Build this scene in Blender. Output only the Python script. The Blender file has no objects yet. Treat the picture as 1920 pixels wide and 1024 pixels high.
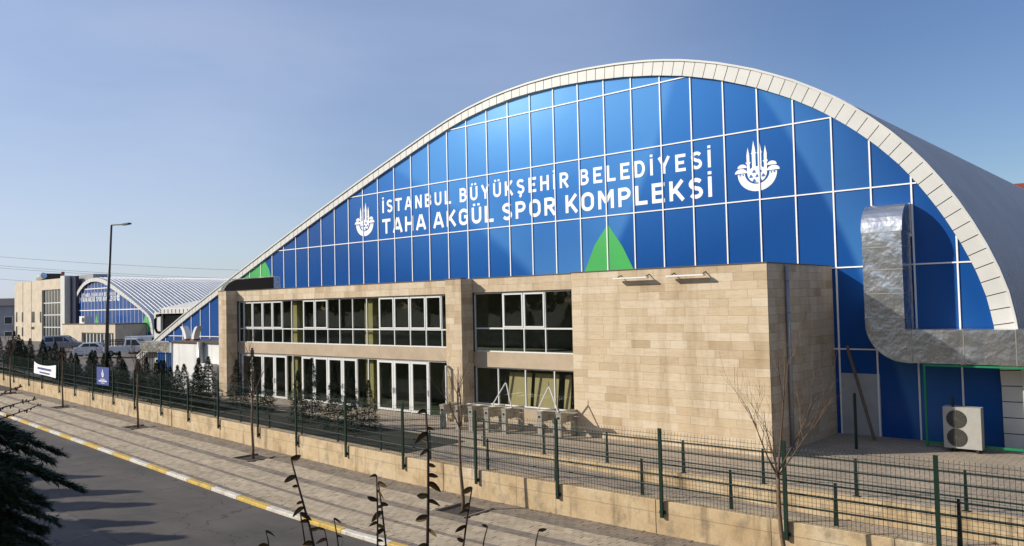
import bpy, math, random
import numpy as np
from mathutils import Vector, Matrix
random.seed(7); rng = np.random.default_rng(7)
R = math.radians
scene = bpy.context.scene
COL = scene.collection

# ------------------------------------------------------------------ camera
# world: X runs along the hall's front (right), Y away into the hall, Z up, metres
F, PITCH, ROLL, AZ = 1519.0, .0378, -.0224, .7203
CAM = np.array([0, 0, 5.5])
def cam_matrix():
    cp, sp = math.cos(PITCH), math.sin(PITCH)
    r0 = np.array([[1, 0, 0], [0, 0, -1], [0, 1, 0]], float)
    rx = np.array([[1, 0, 0], [0, cp, sp], [0, -sp, cp]])
    cr, sr = math.cos(ROLL), math.sin(ROLL)
    rz = np.array([[cr, -sr, 0], [sr, cr, 0], [0, 0, 1]])
    c, s = math.cos(AZ), math.sin(AZ)
    return rz @ rx @ r0 @ np.array([[c, s, 0], [-s, c, 0], [0, 0, 1]])
RM = cam_matrix()
def ray(x, y): return RM.T @ np.array([(x - 960) / F, (y - 512) / F, 1.])
def onz(x, y, z=0.): d = ray(x, y); return CAM + d * ((z - CAM[2]) / d[2])
def onY(x, y, Y): d = ray(x, y); return CAM + d * ((Y - CAM[1]) / d[1])
def onX(x, y, X): d = ray(x, y); return CAM + d * ((X - CAM[0]) / d[0])
def atd(x, y, dep): return CAM + ray(x, y) * dep
def proj(p):
    c = RM @ (np.array(p, float) - CAM); return 960 + F * c[0] / c[2], 512 + F * c[1] / c[2], c[2]
cd = bpy.data.cameras.new("camera"); cam = bpy.data.objects.new("camera", cd); COL.objects.link(cam)
cd.sensor_width = 36; cd.lens = F / 1920 * 36; cd.clip_start = .1; cd.clip_end = 5000
m = Matrix.Identity(4)
for i in range(3):
    m[i][0] = RM[0][i]; m[i][1] = -RM[1][i]; m[i][2] = -RM[2][i]; m[i][3] = CAM[i]
cam.matrix_world = m
scene.camera = cam

# ------------------------------------------------------------------ light
SUN_AZ, SUN_EL = R(43.), R(27.)            # horizontal travel direction of the light, elevation
world = bpy.data.worlds.new("World"); scene.world = world; world.use_nodes = True
nt = world.node_tree; bg = nt.nodes['Background']
sky = nt.nodes.new('ShaderNodeTexSky'); sky.sky_type = 'NISHITA'; sky.sun_disc = False
sky.sun_elevation = SUN_EL
sdx, sdy = -math.cos(SUN_AZ), -math.sin(SUN_AZ)
sky.sun_rotation = math.atan2(sdx, sdy) % (2 * math.pi)
sky.air_density = 1.0; sky.dust_density = .9; sky.ozone_density = 2.2; sky.altitude = 50
hsv = nt.nodes.new('ShaderNodeHueSaturation'); hsv.inputs['Saturation'].default_value = 1.22; hsv.inputs['Hue'].default_value = .512; nt.links.new(sky.outputs[0], hsv.inputs['Color'])
# thin cirrus veil
SKY_OFF = (-4.36, 2.58, .91)
tc = nt.nodes.new('ShaderNodeTexCoord'); mp = nt.nodes.new('ShaderNodeMapping'); mp.inputs['Scale'].default_value = (1.1, 1.6, 5.5); mp.inputs['Rotation'].default_value = (.1, .25, .6)
nz = nt.nodes.new('ShaderNodeTexNoise'); nz.inputs['Scale'].default_value = 1.7; nz.inputs['Detail'].default_value = 7; nz.inputs['Roughness'].default_value = .55
cr_ = nt.nodes.new('ShaderNodeValToRGB'); cr_.color_ramp.elements[0].position = .36; cr_.color_ramp.elements[1].position = .78; cr_.color_ramp.elements[1].color = (.85, .85, .85, 1); cr_.color_ramp.elements[0].color = (.56, .56, .56, 1)
nz2 = nt.nodes.new('ShaderNodeTexNoise'); nz2.inputs['Scale'].default_value = .75; nz2.inputs['Detail'].default_value = 2; mp2 = nt.nodes.new('ShaderNodeMapping'); mp2.inputs['Location'].default_value = SKY_OFF
nt.links.new(tc.outputs['Generated'], mp2.inputs[0]); nt.links.new(mp2.outputs[0], nz2.inputs['Vector'])
cr2 = nt.nodes.new('ShaderNodeValToRGB'); cr2.color_ramp.elements[0].position = .36; cr2.color_ramp.elements[1].position = .66; cr2.color_ramp.elements[0].color = (.1, .1, .1, 1); cr2.color_ramp.elements[1].color = (1, 1, 1, 1); nt.links.new(nz2.outputs[0], cr2.inputs[0])
ml = nt.nodes.new('ShaderNodeMath'); ml.operation = 'MULTIPLY'; nt.links.new(cr_.outputs[0], ml.inputs[0]); nt.links.new(cr2.outputs[0], ml.inputs[1])
mx = nt.nodes.new('ShaderNodeMix'); mx.data_type = 'RGBA'; mx.inputs[7].default_value = (4.9, 5.6, 7.3, 1)
nt.links.new(tc.outputs['Generated'], mp.inputs[0]); nt.links.new(mp.outputs[0], nz.inputs['Vector']); nt.links.new(nz.outputs[0], cr_.inputs[0])
nt.links.new(ml.outputs[0], mx.inputs[0]); nt.links.new(hsv.outputs[0], mx.inputs[6]); nt.links.new(mx.outputs[2], bg.inputs[0])
bg.inputs[1].default_value = .118
sd = bpy.data.lights.new("sun", 'SUN'); sd.energy = 4.9; sd.angle = R(.53); sd.color = (1, .93, .81)
so = bpy.data.objects.new("sun", sd); COL.objects.link(so)
so.rotation_euler = Vector((math.cos(SUN_AZ) * math.cos(SUN_EL), math.sin(SUN_AZ) * math.cos(SUN_EL), -math.sin(SUN_EL))).to_track_quat('-Z', 'Y').to_euler()
so.location = (-40, -30, 40)
vs = scene.view_settings; vs.view_transform = 'Standard'; vs.look = 'None'; vs.exposure = 0.05; vs.gamma = 1

# ------------------------------------------------------------------ helpers
def srgb(r, g, b):
    f = lambda c: c / 12.92 if c <= .04045 else ((c + .055) / 1.055) ** 2.4
    return (f(r / 255), f(g / 255), f(b / 255), 1)
class N:                                     # tiny node-graph helper
    def __init__(s, name):
        s.mat = bpy.data.materials.new(name); s.mat.use_nodes = True; s.t = s.mat.node_tree; s.b = s.t.nodes['Principled BSDF']
    def n(s, typ, **kw):
        o = s.t.nodes.new('ShaderNode' + typ)
        for k, v in kw.items(): setattr(o, k, v)
        return o
    def l(s, a, b): s.t.links.new(a, b)
    def noise(s, scale, detail=4, rough=.55, vec=None, stretch=None):
        o = s.n('TexNoise'); o.inputs['Scale'].default_value = scale; o.inputs['Detail'].default_value = detail; o.inputs['Roughness'].default_value = rough
        if vec is None: vec = s.n('NewGeometry').outputs['Position']
        if stretch:
            mpn = s.n('Mapping'); mpn.inputs['Scale'].default_value = stretch; s.l(vec, mpn.inputs[0]); vec = mpn.outputs[0]
        s.l(vec, o.inputs['Vector']); return o.outputs[0]
    def ramp(s, fac, *stops):
        o = s.n('ValToRGB'); e = o.color_ramp.elements
        while len(e) < len(stops): e.new(.5)
        for i, (p, c) in enumerate(stops): e[i].position = p; e[i].color = c if len(c) == 4 else (*c, 1)
        s.l(fac, o.inputs[0]); return o.outputs[0]
    def mix(s, fac, a, b, mode='MIX'):
        o = s.n('Mix', data_type='RGBA', blend_type=mode)
        for i, v in ((0, fac), (6, a), (7, b)):
            if hasattr(v, 'links'): s.l(v, o.inputs[i])
            else: o.inputs[i].default_value = v
        return o.outputs[2]
    def math(s, op, a, b=0., c=None):
        o = s.n('Math', operation=op)
        for i, v in enumerate((a, b, c)):
            if v is None: continue
            if hasattr(v, 'links'): s.l(v, o.inputs[i])
            else: o.inputs[i].default_value = v
        return o.outputs[0]
    def bump(s, h, strength=.3, dist=.02):
        o = s.n('Bump'); o.inputs['Strength'].default_value = strength; o.inputs['Distance'].default_value = dist; s.l(h, o.inputs['Height']); s.l(o.outputs[0], s.b.inputs['Normal'])
    def col(s, c):
        if hasattr(c, 'links'): s.l(c, s.b.inputs['Base Color'])
        else: s.b.inputs['Base Color'].default_value = c
    def set(s, **kw):
        for k, v in kw.items(): s.b.inputs[k.replace('_', ' ')].default_value = v
def rand_piece(g):                            # random value per object and per mesh island
    a = g.n('ObjectInfo').outputs['Random']; b = g.n('NewGeometry').outputs['Random Per Island']
    return g.math('FRACT', g.math('ADD', a, g.math('MULTIPLY', b, 7.31)))
def plain(name, c, rough=.6, metal=0., var=.12, scale=3., bump=0.):
    g = N(name); n = g.noise(scale, 5)
    k = g.ramp(n, (.3, (1 - var,) * 3), (.7, (1 + var,) * 3))
    g.col(g.mix(1., c, k, 'MULTIPLY')); g.set(Roughness=rough, Metallic=metal)
    if rough >= .9: g.b.inputs['Specular IOR Level'].default_value = .08
    if bump: g.bump(n, bump)
    return g.mat
MAT = {}
def M_stone():
    g = N('travertine'); r = rand_piece(g); pos = g.n('NewGeometry').outputs['Position']
    off = g.n('CombineXYZ'); g.l(g.math('MULTIPLY', r, 37.), off.inputs[0]); g.l(g.math('MULTIPLY', r, 91.), off.inputs[2])
    va = g.n('VectorMath', operation='ADD'); g.l(pos, va.inputs[0]); g.l(off.outputs[0], va.inputs[1])
    base = g.ramp(r, (0, srgb(180, 158, 126)), (.18, srgb(194, 173, 142)), (.6, srgb(202, 183, 154)), (1, srgb(208, 192, 166)))
    vein = g.noise(2.8, 7, .68, va.outputs[0], (.9, .9, 5.))
    c = g.mix(1., base, g.ramp(vein, (.3, (.86, .83, .79)), (.52, (1, 1, 1)), (.75, (1.04, 1.04, 1.03))), 'MULTIPLY')
    stain = g.noise(1.3, 6, .62, pos, (1, 1, .16))
    c = g.mix(1., c, g.ramp(stain, (.34, (.78, .75, .71)), (.52, (1., 1., 1.)), (.7, (1.03, 1.03, 1.02))), 'MULTIPLY')
    pit = g.noise(9., 3, .7, va.outputs[0], (1, 1, 3.2))
    c = g.mix(g.ramp(pit, (.66, (0, 0, 0)), (.74, (.8, .8, .8))), c, srgb(96, 74, 52))
    g.col(c); g.set(Roughness=.72); g.bump(g.math('SUBTRACT', vein, g.math('MULTIPLY', pit, .6)), .25, .01); return g.mat
def M_concrete_yellow():
    g = N('stained_concrete'); pos = g.n('NewGeometry').outputs['Position']; sp = g.n('SeparateXYZ'); g.l(pos, sp.inputs[0])
    a = g.noise(.7, 6, .6); b = g.noise(2.2, 6, .68, pos, (1, 1, .8)); d = g.noise(2.6, 5, .6, pos, (1, 1, .12)); f = g.noise(22, 4, .7)
    c = g.ramp(a, (.3, srgb(174, 148, 110)), (.5, srgb(192, 170, 134)), (.72, srgb(202, 186, 158)))
    c = g.mix(g.ramp(b, (.5, (0, 0, 0)), (.68, (.8, .8, .8))), c, srgb(138, 124, 102))
    c = g.mix(g.ramp(d, (.54, (0, 0, 0)), (.68, (.62, .62, .62))), c, srgb(108, 92, 70))
    w = g.math('PINGPONG', g.math('ADD', sp.outputs[2], 9.), .31)          # shuttering board lines
    c = g.mix(g.math('MULTIPLY', g.math('LESS_THAN', w, .012), .45), c, srgb(100, 84, 64))
    c = g.mix(1., c, g.ramp(f, (.3, (.86, .85, .84)), (.7, (1.08, 1.08, 1.08))), 'MULTIPLY')
    g.col(c); g.set(Roughness=.88); g.bump(g.math('ADD', b, g.math('MULTIPLY', f, .3)), .5, .02); return g.mat
def M_paver(name, c0, c1):
    g = N(name); r = rand_piece(g); n = g.noise(.8, 6, .6); f = g.noise(30, 3)
    c = g.mix(r, c0, c1); c = g.mix(1., c, g.ramp(n, (.3, (.78, .77, .75)), (.65, (1.05, 1.04, 1.02))), 'MULTIPLY')
    c = g.mix(1., c, g.ramp(f, (.3, (.88, .88, .88)), (.7, (1.08, 1.08, 1.08))), 'MULTIPLY')
    g.col(c); g.set(Roughness=.85); g.bump(f, .2, .004); return g.mat
def M_ground(name, c0, c1, scale=.6, fine=40, rough=.9):
    g = N(name); n = g.noise(scale, 7, .6); f = g.noise(fine, 4, .7)
    c = g.mix(g.ramp(n, (.35, (0, 0, 0)), (.68, (1, 1, 1))), c0, c1); c = g.mix(1., c, g.ramp(f, (.3, (.78, .78, .78)), (.7, (1.16, 1.16, 1.16))), 'MULTIPLY')
    g.col(c); g.set(Roughness=rough); g.bump(f, .3, .006); return g.mat
def M_road(name, c0, c1):
    g = N(name); pos = g.n('NewGeometry').outputs['Position']; n = g.noise(.35, 6, .62); f = g.noise(60, 4, .7); t = g.noise(.5, 4, .55, pos, (.06, 1.3, 1)); p = g.noise(1.6, 5, .7)
    c = g.mix(g.ramp(n, (.36, (0, 0, 0)), (.64, (1, 1, 1))), c0, c1); c = g.mix(1., c, g.ramp(t, (.34, (.84, .84, .85)), (.62, (1.1, 1.09, 1.07))), 'MULTIPLY')
    c = g.mix(1., c, g.ramp(f, (.3, (.72, .72, .72)), (.7, (1.22, 1.22, 1.22))), 'MULTIPLY'); c = g.mix(g.ramp(p, (.62, (0, 0, 0)), (.7, (.5, .5, .5))), c, srgb(58, 55, 53))
    v = g.n('TexVoronoi', feature='DISTANCE_TO_EDGE'); v.inputs['Scale'].default_value = .33; va = g.n('VectorMath', operation='ADD'); wn = g.n('TexNoise'); wn.inputs['Scale'].default_value = 1.6; wn.inputs['Detail'].default_value = 5; g.l(pos, wn.inputs['Vector']); g.l(pos, va.inputs[0]); g.l(wn.outputs['Color'], va.inputs[1]); g.l(va.outputs[0], v.inputs['Vector'])
    c = g.mix(g.math('MULTIPLY', g.math('LESS_THAN', v.outputs['Distance'], .006), .75), c, srgb(40, 38, 36))
    g.col(c); g.set(Roughness=.88); g.bump(f, .35, .006); return g.mat
def M_kerb(name, c0):
    g = N(name); n = g.noise(5, 6, .65); p = g.noise(11, 6, .75); d = g.noise(1.2, 4)
    c = g.mix(1., c0, g.ramp(n, (.3, (.8, .79, .77)), (.65, (1.06, 1.06, 1.05))), 'MULTIPLY'); c = g.mix(g.ramp(p, (.56, (0, 0, 0)), (.62, (.9, .9, .9))), c, srgb(142, 134, 122)); c = g.mix(g.ramp(d, (.5, (0, 0, 0)), (.7, (.35, .35, .35))), c, srgb(96, 88, 78))
    g.col(c); g.set(Roughness=.85); g.bump(p, .3, .006); return g.mat
def M_plaza():
    g = N('plaza_paving'); pos = g.n('NewGeometry').outputs['Position']; br = g.n('TexBrick')
    br.inputs['Scale'].default_value = 1; br.inputs['Brick Width'].default_value = .42; br.inputs['Row Height'].default_value = .21; br.inputs['Mortar Size'].default_value = .009; br.inputs['Bias'].default_value = 0
    br.inputs['Color1'].default_value = srgb(176, 160, 138); br.inputs['Color2'].default_value = srgb(158, 146, 130); br.inputs['Mortar'].default_value = srgb(92, 84, 74)
    g.l(pos, br.inputs['Vector']); n = g.noise(.5, 6, .6)
    g.col(g.mix(1., br.outputs[0], g.ramp(n, (.3, (.74, .73, .72)), (.66, (1.06, 1.05, 1.03))), 'MULTIPLY')); g.set(Roughness=.85); return g.mat
def M_glass(name, tint=(.84, .85, .82)):
    g = N(name); t = g.t; out = t.nodes['Material Output']; tr = g.n('BsdfTransparent'); tr.inputs[0].default_value = (*tint, 1)
    gl = g.n('BsdfGlossy'); gl.inputs['Roughness'].default_value = .02; gl.inputs['Color'].default_value = (.85, .9, .88, 1); fr = g.n('Fresnel'); fr.inputs[0].default_value = 1.5
    w = g.noise(.8, 2); bp = g.n('Bump'); bp.inputs['Strength'].default_value = .05; bp.inputs['Distance'].default_value = .05; g.l(w, bp.inputs['Height']); g.l(bp.outputs[0], gl.inputs['Normal'])
    mxs = g.n('MixShader'); g.l(g.math('MULTIPLY', fr.outputs[0], g.math('SUBTRACT', 1., g.n('NewGeometry').outputs['Backfacing'])), mxs.inputs[0]); g.l(tr.outputs[0], mxs.inputs[1]); g.l(gl.outputs[0], mxs.inputs[2]); g.l(mxs.outputs[0], out.inputs['Surface']); return g.mat
def M_print():                                # printed blue film on the glazed front: flat print, drawn in metres of the facade
    g = N('blue_printed_film'); sp = g.n('SeparateXYZ'); g.l(g.n('NewGeometry').outputs['Position'], sp.inputs[0]); X, Z = sp.outputs[0], sp.outputs[2]
    # soft glow centred left of the crown, navy towards the sides and foot
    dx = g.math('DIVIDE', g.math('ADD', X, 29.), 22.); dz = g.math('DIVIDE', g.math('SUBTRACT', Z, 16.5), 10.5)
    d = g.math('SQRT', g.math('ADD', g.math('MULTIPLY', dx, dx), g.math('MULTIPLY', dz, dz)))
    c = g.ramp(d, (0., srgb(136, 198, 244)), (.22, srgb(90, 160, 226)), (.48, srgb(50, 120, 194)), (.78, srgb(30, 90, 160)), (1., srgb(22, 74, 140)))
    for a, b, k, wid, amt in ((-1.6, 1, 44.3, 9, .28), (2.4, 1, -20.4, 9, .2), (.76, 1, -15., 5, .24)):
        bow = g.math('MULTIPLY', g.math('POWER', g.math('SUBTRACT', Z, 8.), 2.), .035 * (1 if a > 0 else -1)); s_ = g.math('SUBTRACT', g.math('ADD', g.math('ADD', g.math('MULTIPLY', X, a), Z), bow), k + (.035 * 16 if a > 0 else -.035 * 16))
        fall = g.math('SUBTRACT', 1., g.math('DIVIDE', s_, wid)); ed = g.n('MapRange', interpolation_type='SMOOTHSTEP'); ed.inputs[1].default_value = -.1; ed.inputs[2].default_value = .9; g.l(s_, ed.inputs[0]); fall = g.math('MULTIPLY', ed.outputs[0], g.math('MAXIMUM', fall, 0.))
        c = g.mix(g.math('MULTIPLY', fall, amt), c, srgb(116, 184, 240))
    g.col(c); g.set(Roughness=.22, **{}); g.b.inputs['Specular IOR Level'].default_value = .22; return g.mat
def M_duct():
    g = N('insulated_aluminium'); n = g.noise(1.15, 3, .5); w = g.noise(4.5, 3, .5)
    g.col(srgb(212, 212, 210)); g.set(Metallic=.95, Roughness=.26); g.bump(g.math('ADD', n, g.math('MULTIPLY', w, .1)), .5, .14); return g.mat
def M_leaf(name, c0, c1, rough=.6):
    g = N(name); r = rand_piece(g); g.col(g.mix(r, c0, c1)); g.set(Roughness=rough); g.b.inputs['Specular IOR Level'].default_value = .25; return g.mat
W = srgb(232, 231, 226)
MAT.update(stone=M_stone(), wallc=M_concrete_yellow(), pav_light=M_paver('light_paver', srgb(168, 152, 128), srgb(190, 175, 150)), pav_dark=M_paver('dark_paver', srgb(122, 111, 98), srgb(140, 128, 114)),
    plaza=M_plaza(), asphalt=M_road('asphalt', srgb(74, 69, 65), srgb(94, 87, 81)), asphalt2=M_road('older_asphalt', srgb(80, 75, 71), srgb(100, 94, 88)), lot=M_ground('lot_asphalt', srgb(96, 90, 84), srgb(120, 113, 104), .2),
    soil=M_ground('soil', srgb(36, 33, 25), srgb(50, 49, 32), 1.2, 14), grass=M_ground('rough_grass', srgb(52, 58, 34), srgb(80, 78, 50), .5, 9), terrain=M_ground('terrain_earth', srgb(92, 88, 72), srgb(110, 104, 84), .02, .5), bed=M_ground('joint_sand', srgb(52, 46, 38), srgb(70, 63, 53), 2),
    glass=M_glass('window_glass'), film=M_print(), duct=M_duct(), white=plain('white_aluminium', srgb(216, 217, 214), .35, 0, .04), mull=plain('mullion_white', srgb(240, 238, 234), .4, 0, .03),
    fascia=plain('fascia_panel_cream', srgb(202, 201, 195), .45, 0, .05, 1.), roof=plain('roof_metal', srgb(184, 186, 189), .5, .3, .07, .4), render=plain('beige_render', srgb(176, 158, 134), .8, 0, .12, 1.2), palestone=plain('pale_stone', srgb(196, 182, 160), .8, 0, .14, .9), cap=plain('parapet_cap', srgb(84, 76, 68), .5, .3, .1),
    green=plain('printed_green', srgb(66, 168, 84), .3, 0, .06, .6), lettering=plain('lettering_white', srgb(240, 240, 238), .4, 0, .02), ink=plain('emblem_blue', srgb(52, 110, 186), .3, 0, .03),
    fgreen=plain('fence_green', srgb(11, 42, 31), .42, .1, .15, 6), rgreen=plain('rail_green', srgb(15, 38, 31), .42, .1, .2, 5), frame_green=plain('frame_green', srgb(30, 130, 84), .4, .1, .1),
    interior=plain('interior_wall', srgb(132, 136, 122), .9, 0, .1), floor_in=plain('interior_floor', srgb(84, 96, 72), .5, 0, .1), board=plain('beige_board', srgb(196, 182, 140), .8, 0, .05), column=plain('olive_column', srgb(172, 162, 104), .7, 0, .06),
    acdark=plain('ac_fan_dark', srgb(70, 70, 64), .9), acdark2=plain('ac_guard', srgb(98, 98, 90), .9), dull=plain('dull_panel', srgb(168, 168, 164), .8, 0, .12, 1.5), acgrey=plain('ac_housing', srgb(166, 164, 156), .6, 0, .08, 4), steel=plain('brushed_steel', srgb(176, 172, 162), .38, .6, .1, 8), steel_dark=plain('dark_metal', srgb(60, 58, 55), .5, .4, .1), black=plain('black_plastic_and_shade', srgb(20, 20, 22), .95, 0, .1), pipe=plain('grey_pipe', srgb(150, 152, 156), .45, .2, .08), navy=plain('navy_panel', srgb(22, 30, 58), .35, 0, .08),
    yellow=M_kerb('kerb_yellow', srgb(204, 172, 84)), kwhite=M_kerb('kerb_white', srgb(212, 206, 194)), bark=plain('bark', srgb(116, 98, 80), .9, 0, .3, 12, .4), twig=plain('twig', srgb(100, 84, 72), .9, 0, .25, 9), bark_dark=plain('dark_bark', srgb(56, 40, 30), .8, 0, .3, 30),
    conifer=M_leaf('conifer_needles', srgb(22, 34, 22), srgb(50, 62, 36)), conifer_dark=M_leaf('spruce_needles', srgb(26, 40, 26), srgb(54, 70, 42)), budleaf=M_leaf('withered_leaf', srgb(84, 66, 42), srgb(128, 104, 66)),
    banner=plain('banner_white', srgb(232, 232, 238), .7, 0, .05), bannerb=plain('banner_blue', srgb(52, 70, 140), .6, 0, .06), inkd=plain('banner_ink', srgb(58, 70, 120), .7, 0, .05),
    car_silver=plain('silver_paint', srgb(146, 150, 156), .25, .35, .03), car_white=plain('white_paint', srgb(200, 202, 204), .25, 0, .03), car_glass=plain('car_glass', srgb(24, 28, 32), .06, 0, .05), tyre=plain('tyre', srgb(26, 26, 27), .85, 0, .1), rim=plain('rim', srgb(150, 152, 156), .35, .7, .05), red=plain('red_lens', srgb(150, 26, 24), .3, 0, .05), lamp=plain('lamp_lens', srgb(225, 228, 230), .15, 0, .02),
    lamp_pole=plain('lamp_pole', srgb(74, 72, 72), .45, .5, .1), wire=plain('cable', srgb(60, 60, 64), .6, 0, .05), redroof=plain('red_tile', srgb(134, 62, 46), .8, 0, .15, 1.), greywall=plain('grey_render', srgb(150, 150, 154), .85, 0, .1, .5), winblack=plain('dark_pane', srgb(36, 44, 48), .12, 0, .05), container=plain('container_white', srgb(222, 222, 218), .5, 0, .06, 1.), plank=plain('plank', srgb(104, 90, 74), .8, 0, .2, 4))

class MB:
    def __init__(s): s.v = []; s.f = []
    def add(s, vs_, fs):
        k = len(s.v); s.v += [tuple(map(float, p)) for p in vs_]; s.f += [tuple(i + k for i in q) for q in fs]; return s
    def box(s, x0, x1, y0, y1, z0, z1):
        return s.add([(x0, y0, z0), (x1, y0, z0), (x1, y1, z0), (x0, y1, z0), (x0, y0, z1), (x1, y0, z1), (x1, y1, z1), (x0, y1, z1)], [(0, 3, 2, 1), (4, 5, 6, 7), (0, 1, 5, 4), (1, 2, 6, 5), (2, 3, 7, 6), (3, 0, 4, 7)])
    def prism(s, poly, axis, a, b):           # polygon in the plane across `axis`, extruded a..b
        def P(p, t): return {'x': (t, p[0], p[1]), 'y': (p[0], t, p[1]), 'z': (p[0], p[1], t)}[axis]
        n = len(poly); s.add([P(p, a) for p in poly] + [P(p, b) for p in poly], [tuple(range(n)), tuple(range(2 * n - 1, n - 1, -1))] + [(i, i + n, (i + 1) % n + n, (i + 1) % n) for i in range(n)]); return s
    def bar(s, a, b, w, h=None, up=(0, 0, 1)):   # square bar from a to b
        a, b = Vector(a), Vector(b); d = (b - a).normalized(); u = Vector(up)
        if abs(d.dot(u)) > .98: u = Vector((1, 0, 0))
        x = d.cross(u).normalized(); y = x.cross(d); h = h or w
        q = [(-w / 2, -h / 2), (w / 2, -h / 2), (w / 2, h / 2), (-w / 2, h / 2)]
        return s.add([a + x * i + y * j for i, j in q] + [b + x * i + y * j for i, j in q], [(3, 2, 1, 0), (4, 5, 6, 7), (0, 1, 5, 4), (1, 2, 6, 5), (2, 3, 7, 6), (3, 0, 4, 7)])
    def tube(s, pts, rad, n=6, cap=True):
        pts = [Vector(p) for p in pts]; k0 = len(s.v); L = len(pts)
        rad = [rad] * L if not hasattr(rad, '__len__') else rad; ref = Vector((.31, .17, .93))
        for i, p in enumerate(pts):
            d = (pts[min(i + 1, L - 1)] - pts[max(i - 1, 0)]).normalized(); r_ = ref if abs(d.dot(ref)) < .95 else Vector((1, 0, 0))
            x = d.cross(r_).normalized(); y = x.cross(d)
            for j in range(n): a = 2 * math.pi * j / n; s.v.append(tuple(p + (x * math.cos(a) + y * math.sin(a)) * rad[i]))
        for i in range(L - 1):
            for j in range(n): a = k0 + i * n + j; b = k0 + i * n + (j + 1) % n; s.f.append((a, b, b + n, a + n))
        if cap: s.f.append(tuple(k0 + j for j in range(n - 1, -1, -1))); s.f.append(tuple(k0 + (L - 1) * n + j for j in range(n)))
        return s
    def mesh(s, name, mat, smooth=False):
        me = bpy.data.meshes.new(name); me.from_pydata(s.v, [], s.f)
        if mat: me.materials.append(MAT[mat])
        if smooth: me.polygons.foreach_set('use_smooth', [True] * len(me.polygons))
        me.update(); return me
    def build(s, name, mat, parent=None, smooth=False, **kw): return link(name, s.mesh(name, mat, smooth), parent, **kw)
def tag(o, label=None, cat=None, group=None, kind=None):
    for k, v in (('label', label), ('category', cat), ('group', group), ('kind', kind)):
        if v: o[k] = v
    return o
def link(name, me, parent=None, loc=None, **kw):
    o = bpy.data.objects.new(name, me); COL.objects.link(o)
    if parent: o.parent = parent
    if loc is not None: o.location = loc
    return tag(o, **kw)
def thing(name, label, cat, loc=(0, 0, 0), rz=0, group=None):
    o = bpy.data.objects.new(name, None); COL.objects.link(o); o.location = loc; o.rotation_euler = (0, 0, rz); o.empty_display_size = .2
    return tag(o, label, cat, group)
def copy_tree(o, parent=None):
    c = o.copy(); COL.objects.link(c); c.parent = parent
    for ch in list(o.children): copy_tree(ch, c)
    return c
def struct(name, mb, mat): return mb.build(name, mat, kind='structure')

# ------------------------------------------------------------------ levels and lines
def S(X):                                     # the street swings away from the hall to the left
    t = -X - 21.; return .088 * (t if t > 5 else 0 if t < -5 else (t + 5) ** 2 / 20)
Y0, XC = 27.09, -11.95                        # stone front, its right-hand corner
YA = 33.36                                    # glazed front
YG = 27.98                                    # window plane
PZ = 6.76                                     # parapet
SW, RD = -.90, -1.02                          # sidewalk, road
def lot(X): return 0. if X > -62 else min(1.25, (-62 - X) * .027)
xs_st = [8, 2, -4, -10, -14, -16, -18, -20, -22, -24, -26, -29, -33, -38, -45, -55, -70, -90, -130, -200]
def strip(y0, y1, z, z1=None, xs=xs_st, zf=None):
    b = MB(); 
    for i, x in enumerate(xs): b.v += [(x, y0 + S(x), z), (x, y1 + S(x), z if z1 is None else z1)]
    for i in range(len(xs) - 1): b.f.append((2 * i, 2 * i + 1, 2 * i + 3, 2 * i + 2))
    return b

# ------------------------------------------------------------------ setting
g_ = MB(); g_.add([(-3000, -3000, -1.6), (3000, -3000, -1.6), (3000, 3000, -1.6), (-3000, 3000, -1.6)], [(0, 1, 2, 3)]); struct('ground', g_, 'terrain')
struct('road', strip(9.75, 14.36, RD), 'asphalt'); struct('road_lane', strip(4.6, 9.75, RD - .012, RD - .006), 'asphalt2')
bank = MB(); prof = [(-14, 3.1), (1.2, 2.9), (2.0, 2.4), (4.2, -.8), (4.62, RD + .02), (4.62, -1.5)]
for x in (14, 0, -8, -16, -40, -120): bank.v += [(x, y + S(x) * (y > 2), z - (0 if x > -9 else .25)) for y, z in prof]
for i in range(5):
    for j in range(5): a = i * 6 + j; bank.f.append((a, a + 1, a + 7, a + 6))
struct('embankment', bank, 'grass')
# kerb of painted stones
kerb = struct('kerb', strip(14.37, 14.56, RD - .03, RD - .03), 'bed')
k = MB(); k.add([(0, -.1, -.2), (1, -.1, -.2), (1, .1, -.2), (0, .1, -.2), (0, -.1, .085), (1, -.1, .085), (1, -.075, .11), (0, -.075, .11), (1, .1, .11), (0, .1, .11)], [(0, 1, 5, 4), (4, 5, 6, 7), (7, 6, 8, 9), (0, 4, 7, 9, 3), (1, 2, 8, 6, 5), (2, 3, 9, 8)])
kme = {c: k.mesh('kerb_stone', c) for c in ('yellow', 'kwhite')}
x = 6.; i = 0
while x > -110:
    L = 1.06; x1 = x - L; c = 'yellow' if (i // 2) % 2 == 0 else 'kwhite'
    o = link('kerb_stone', kme[c], kerb); a = Vector((x1, 14.46 + S(x1), RD)); b = Vector((x, 14.46 + S(x), RD)); d = b - a
    o.location = a + Vector((0, random.uniform(-.008, .008), random.uniform(-.006, .006))); o.rotation_euler = (random.uniform(-.01, .01), 0, math.atan2(d.y, d.x)); o.scale = (d.length - .018, 1, 1); x = x1; i += 1
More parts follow.
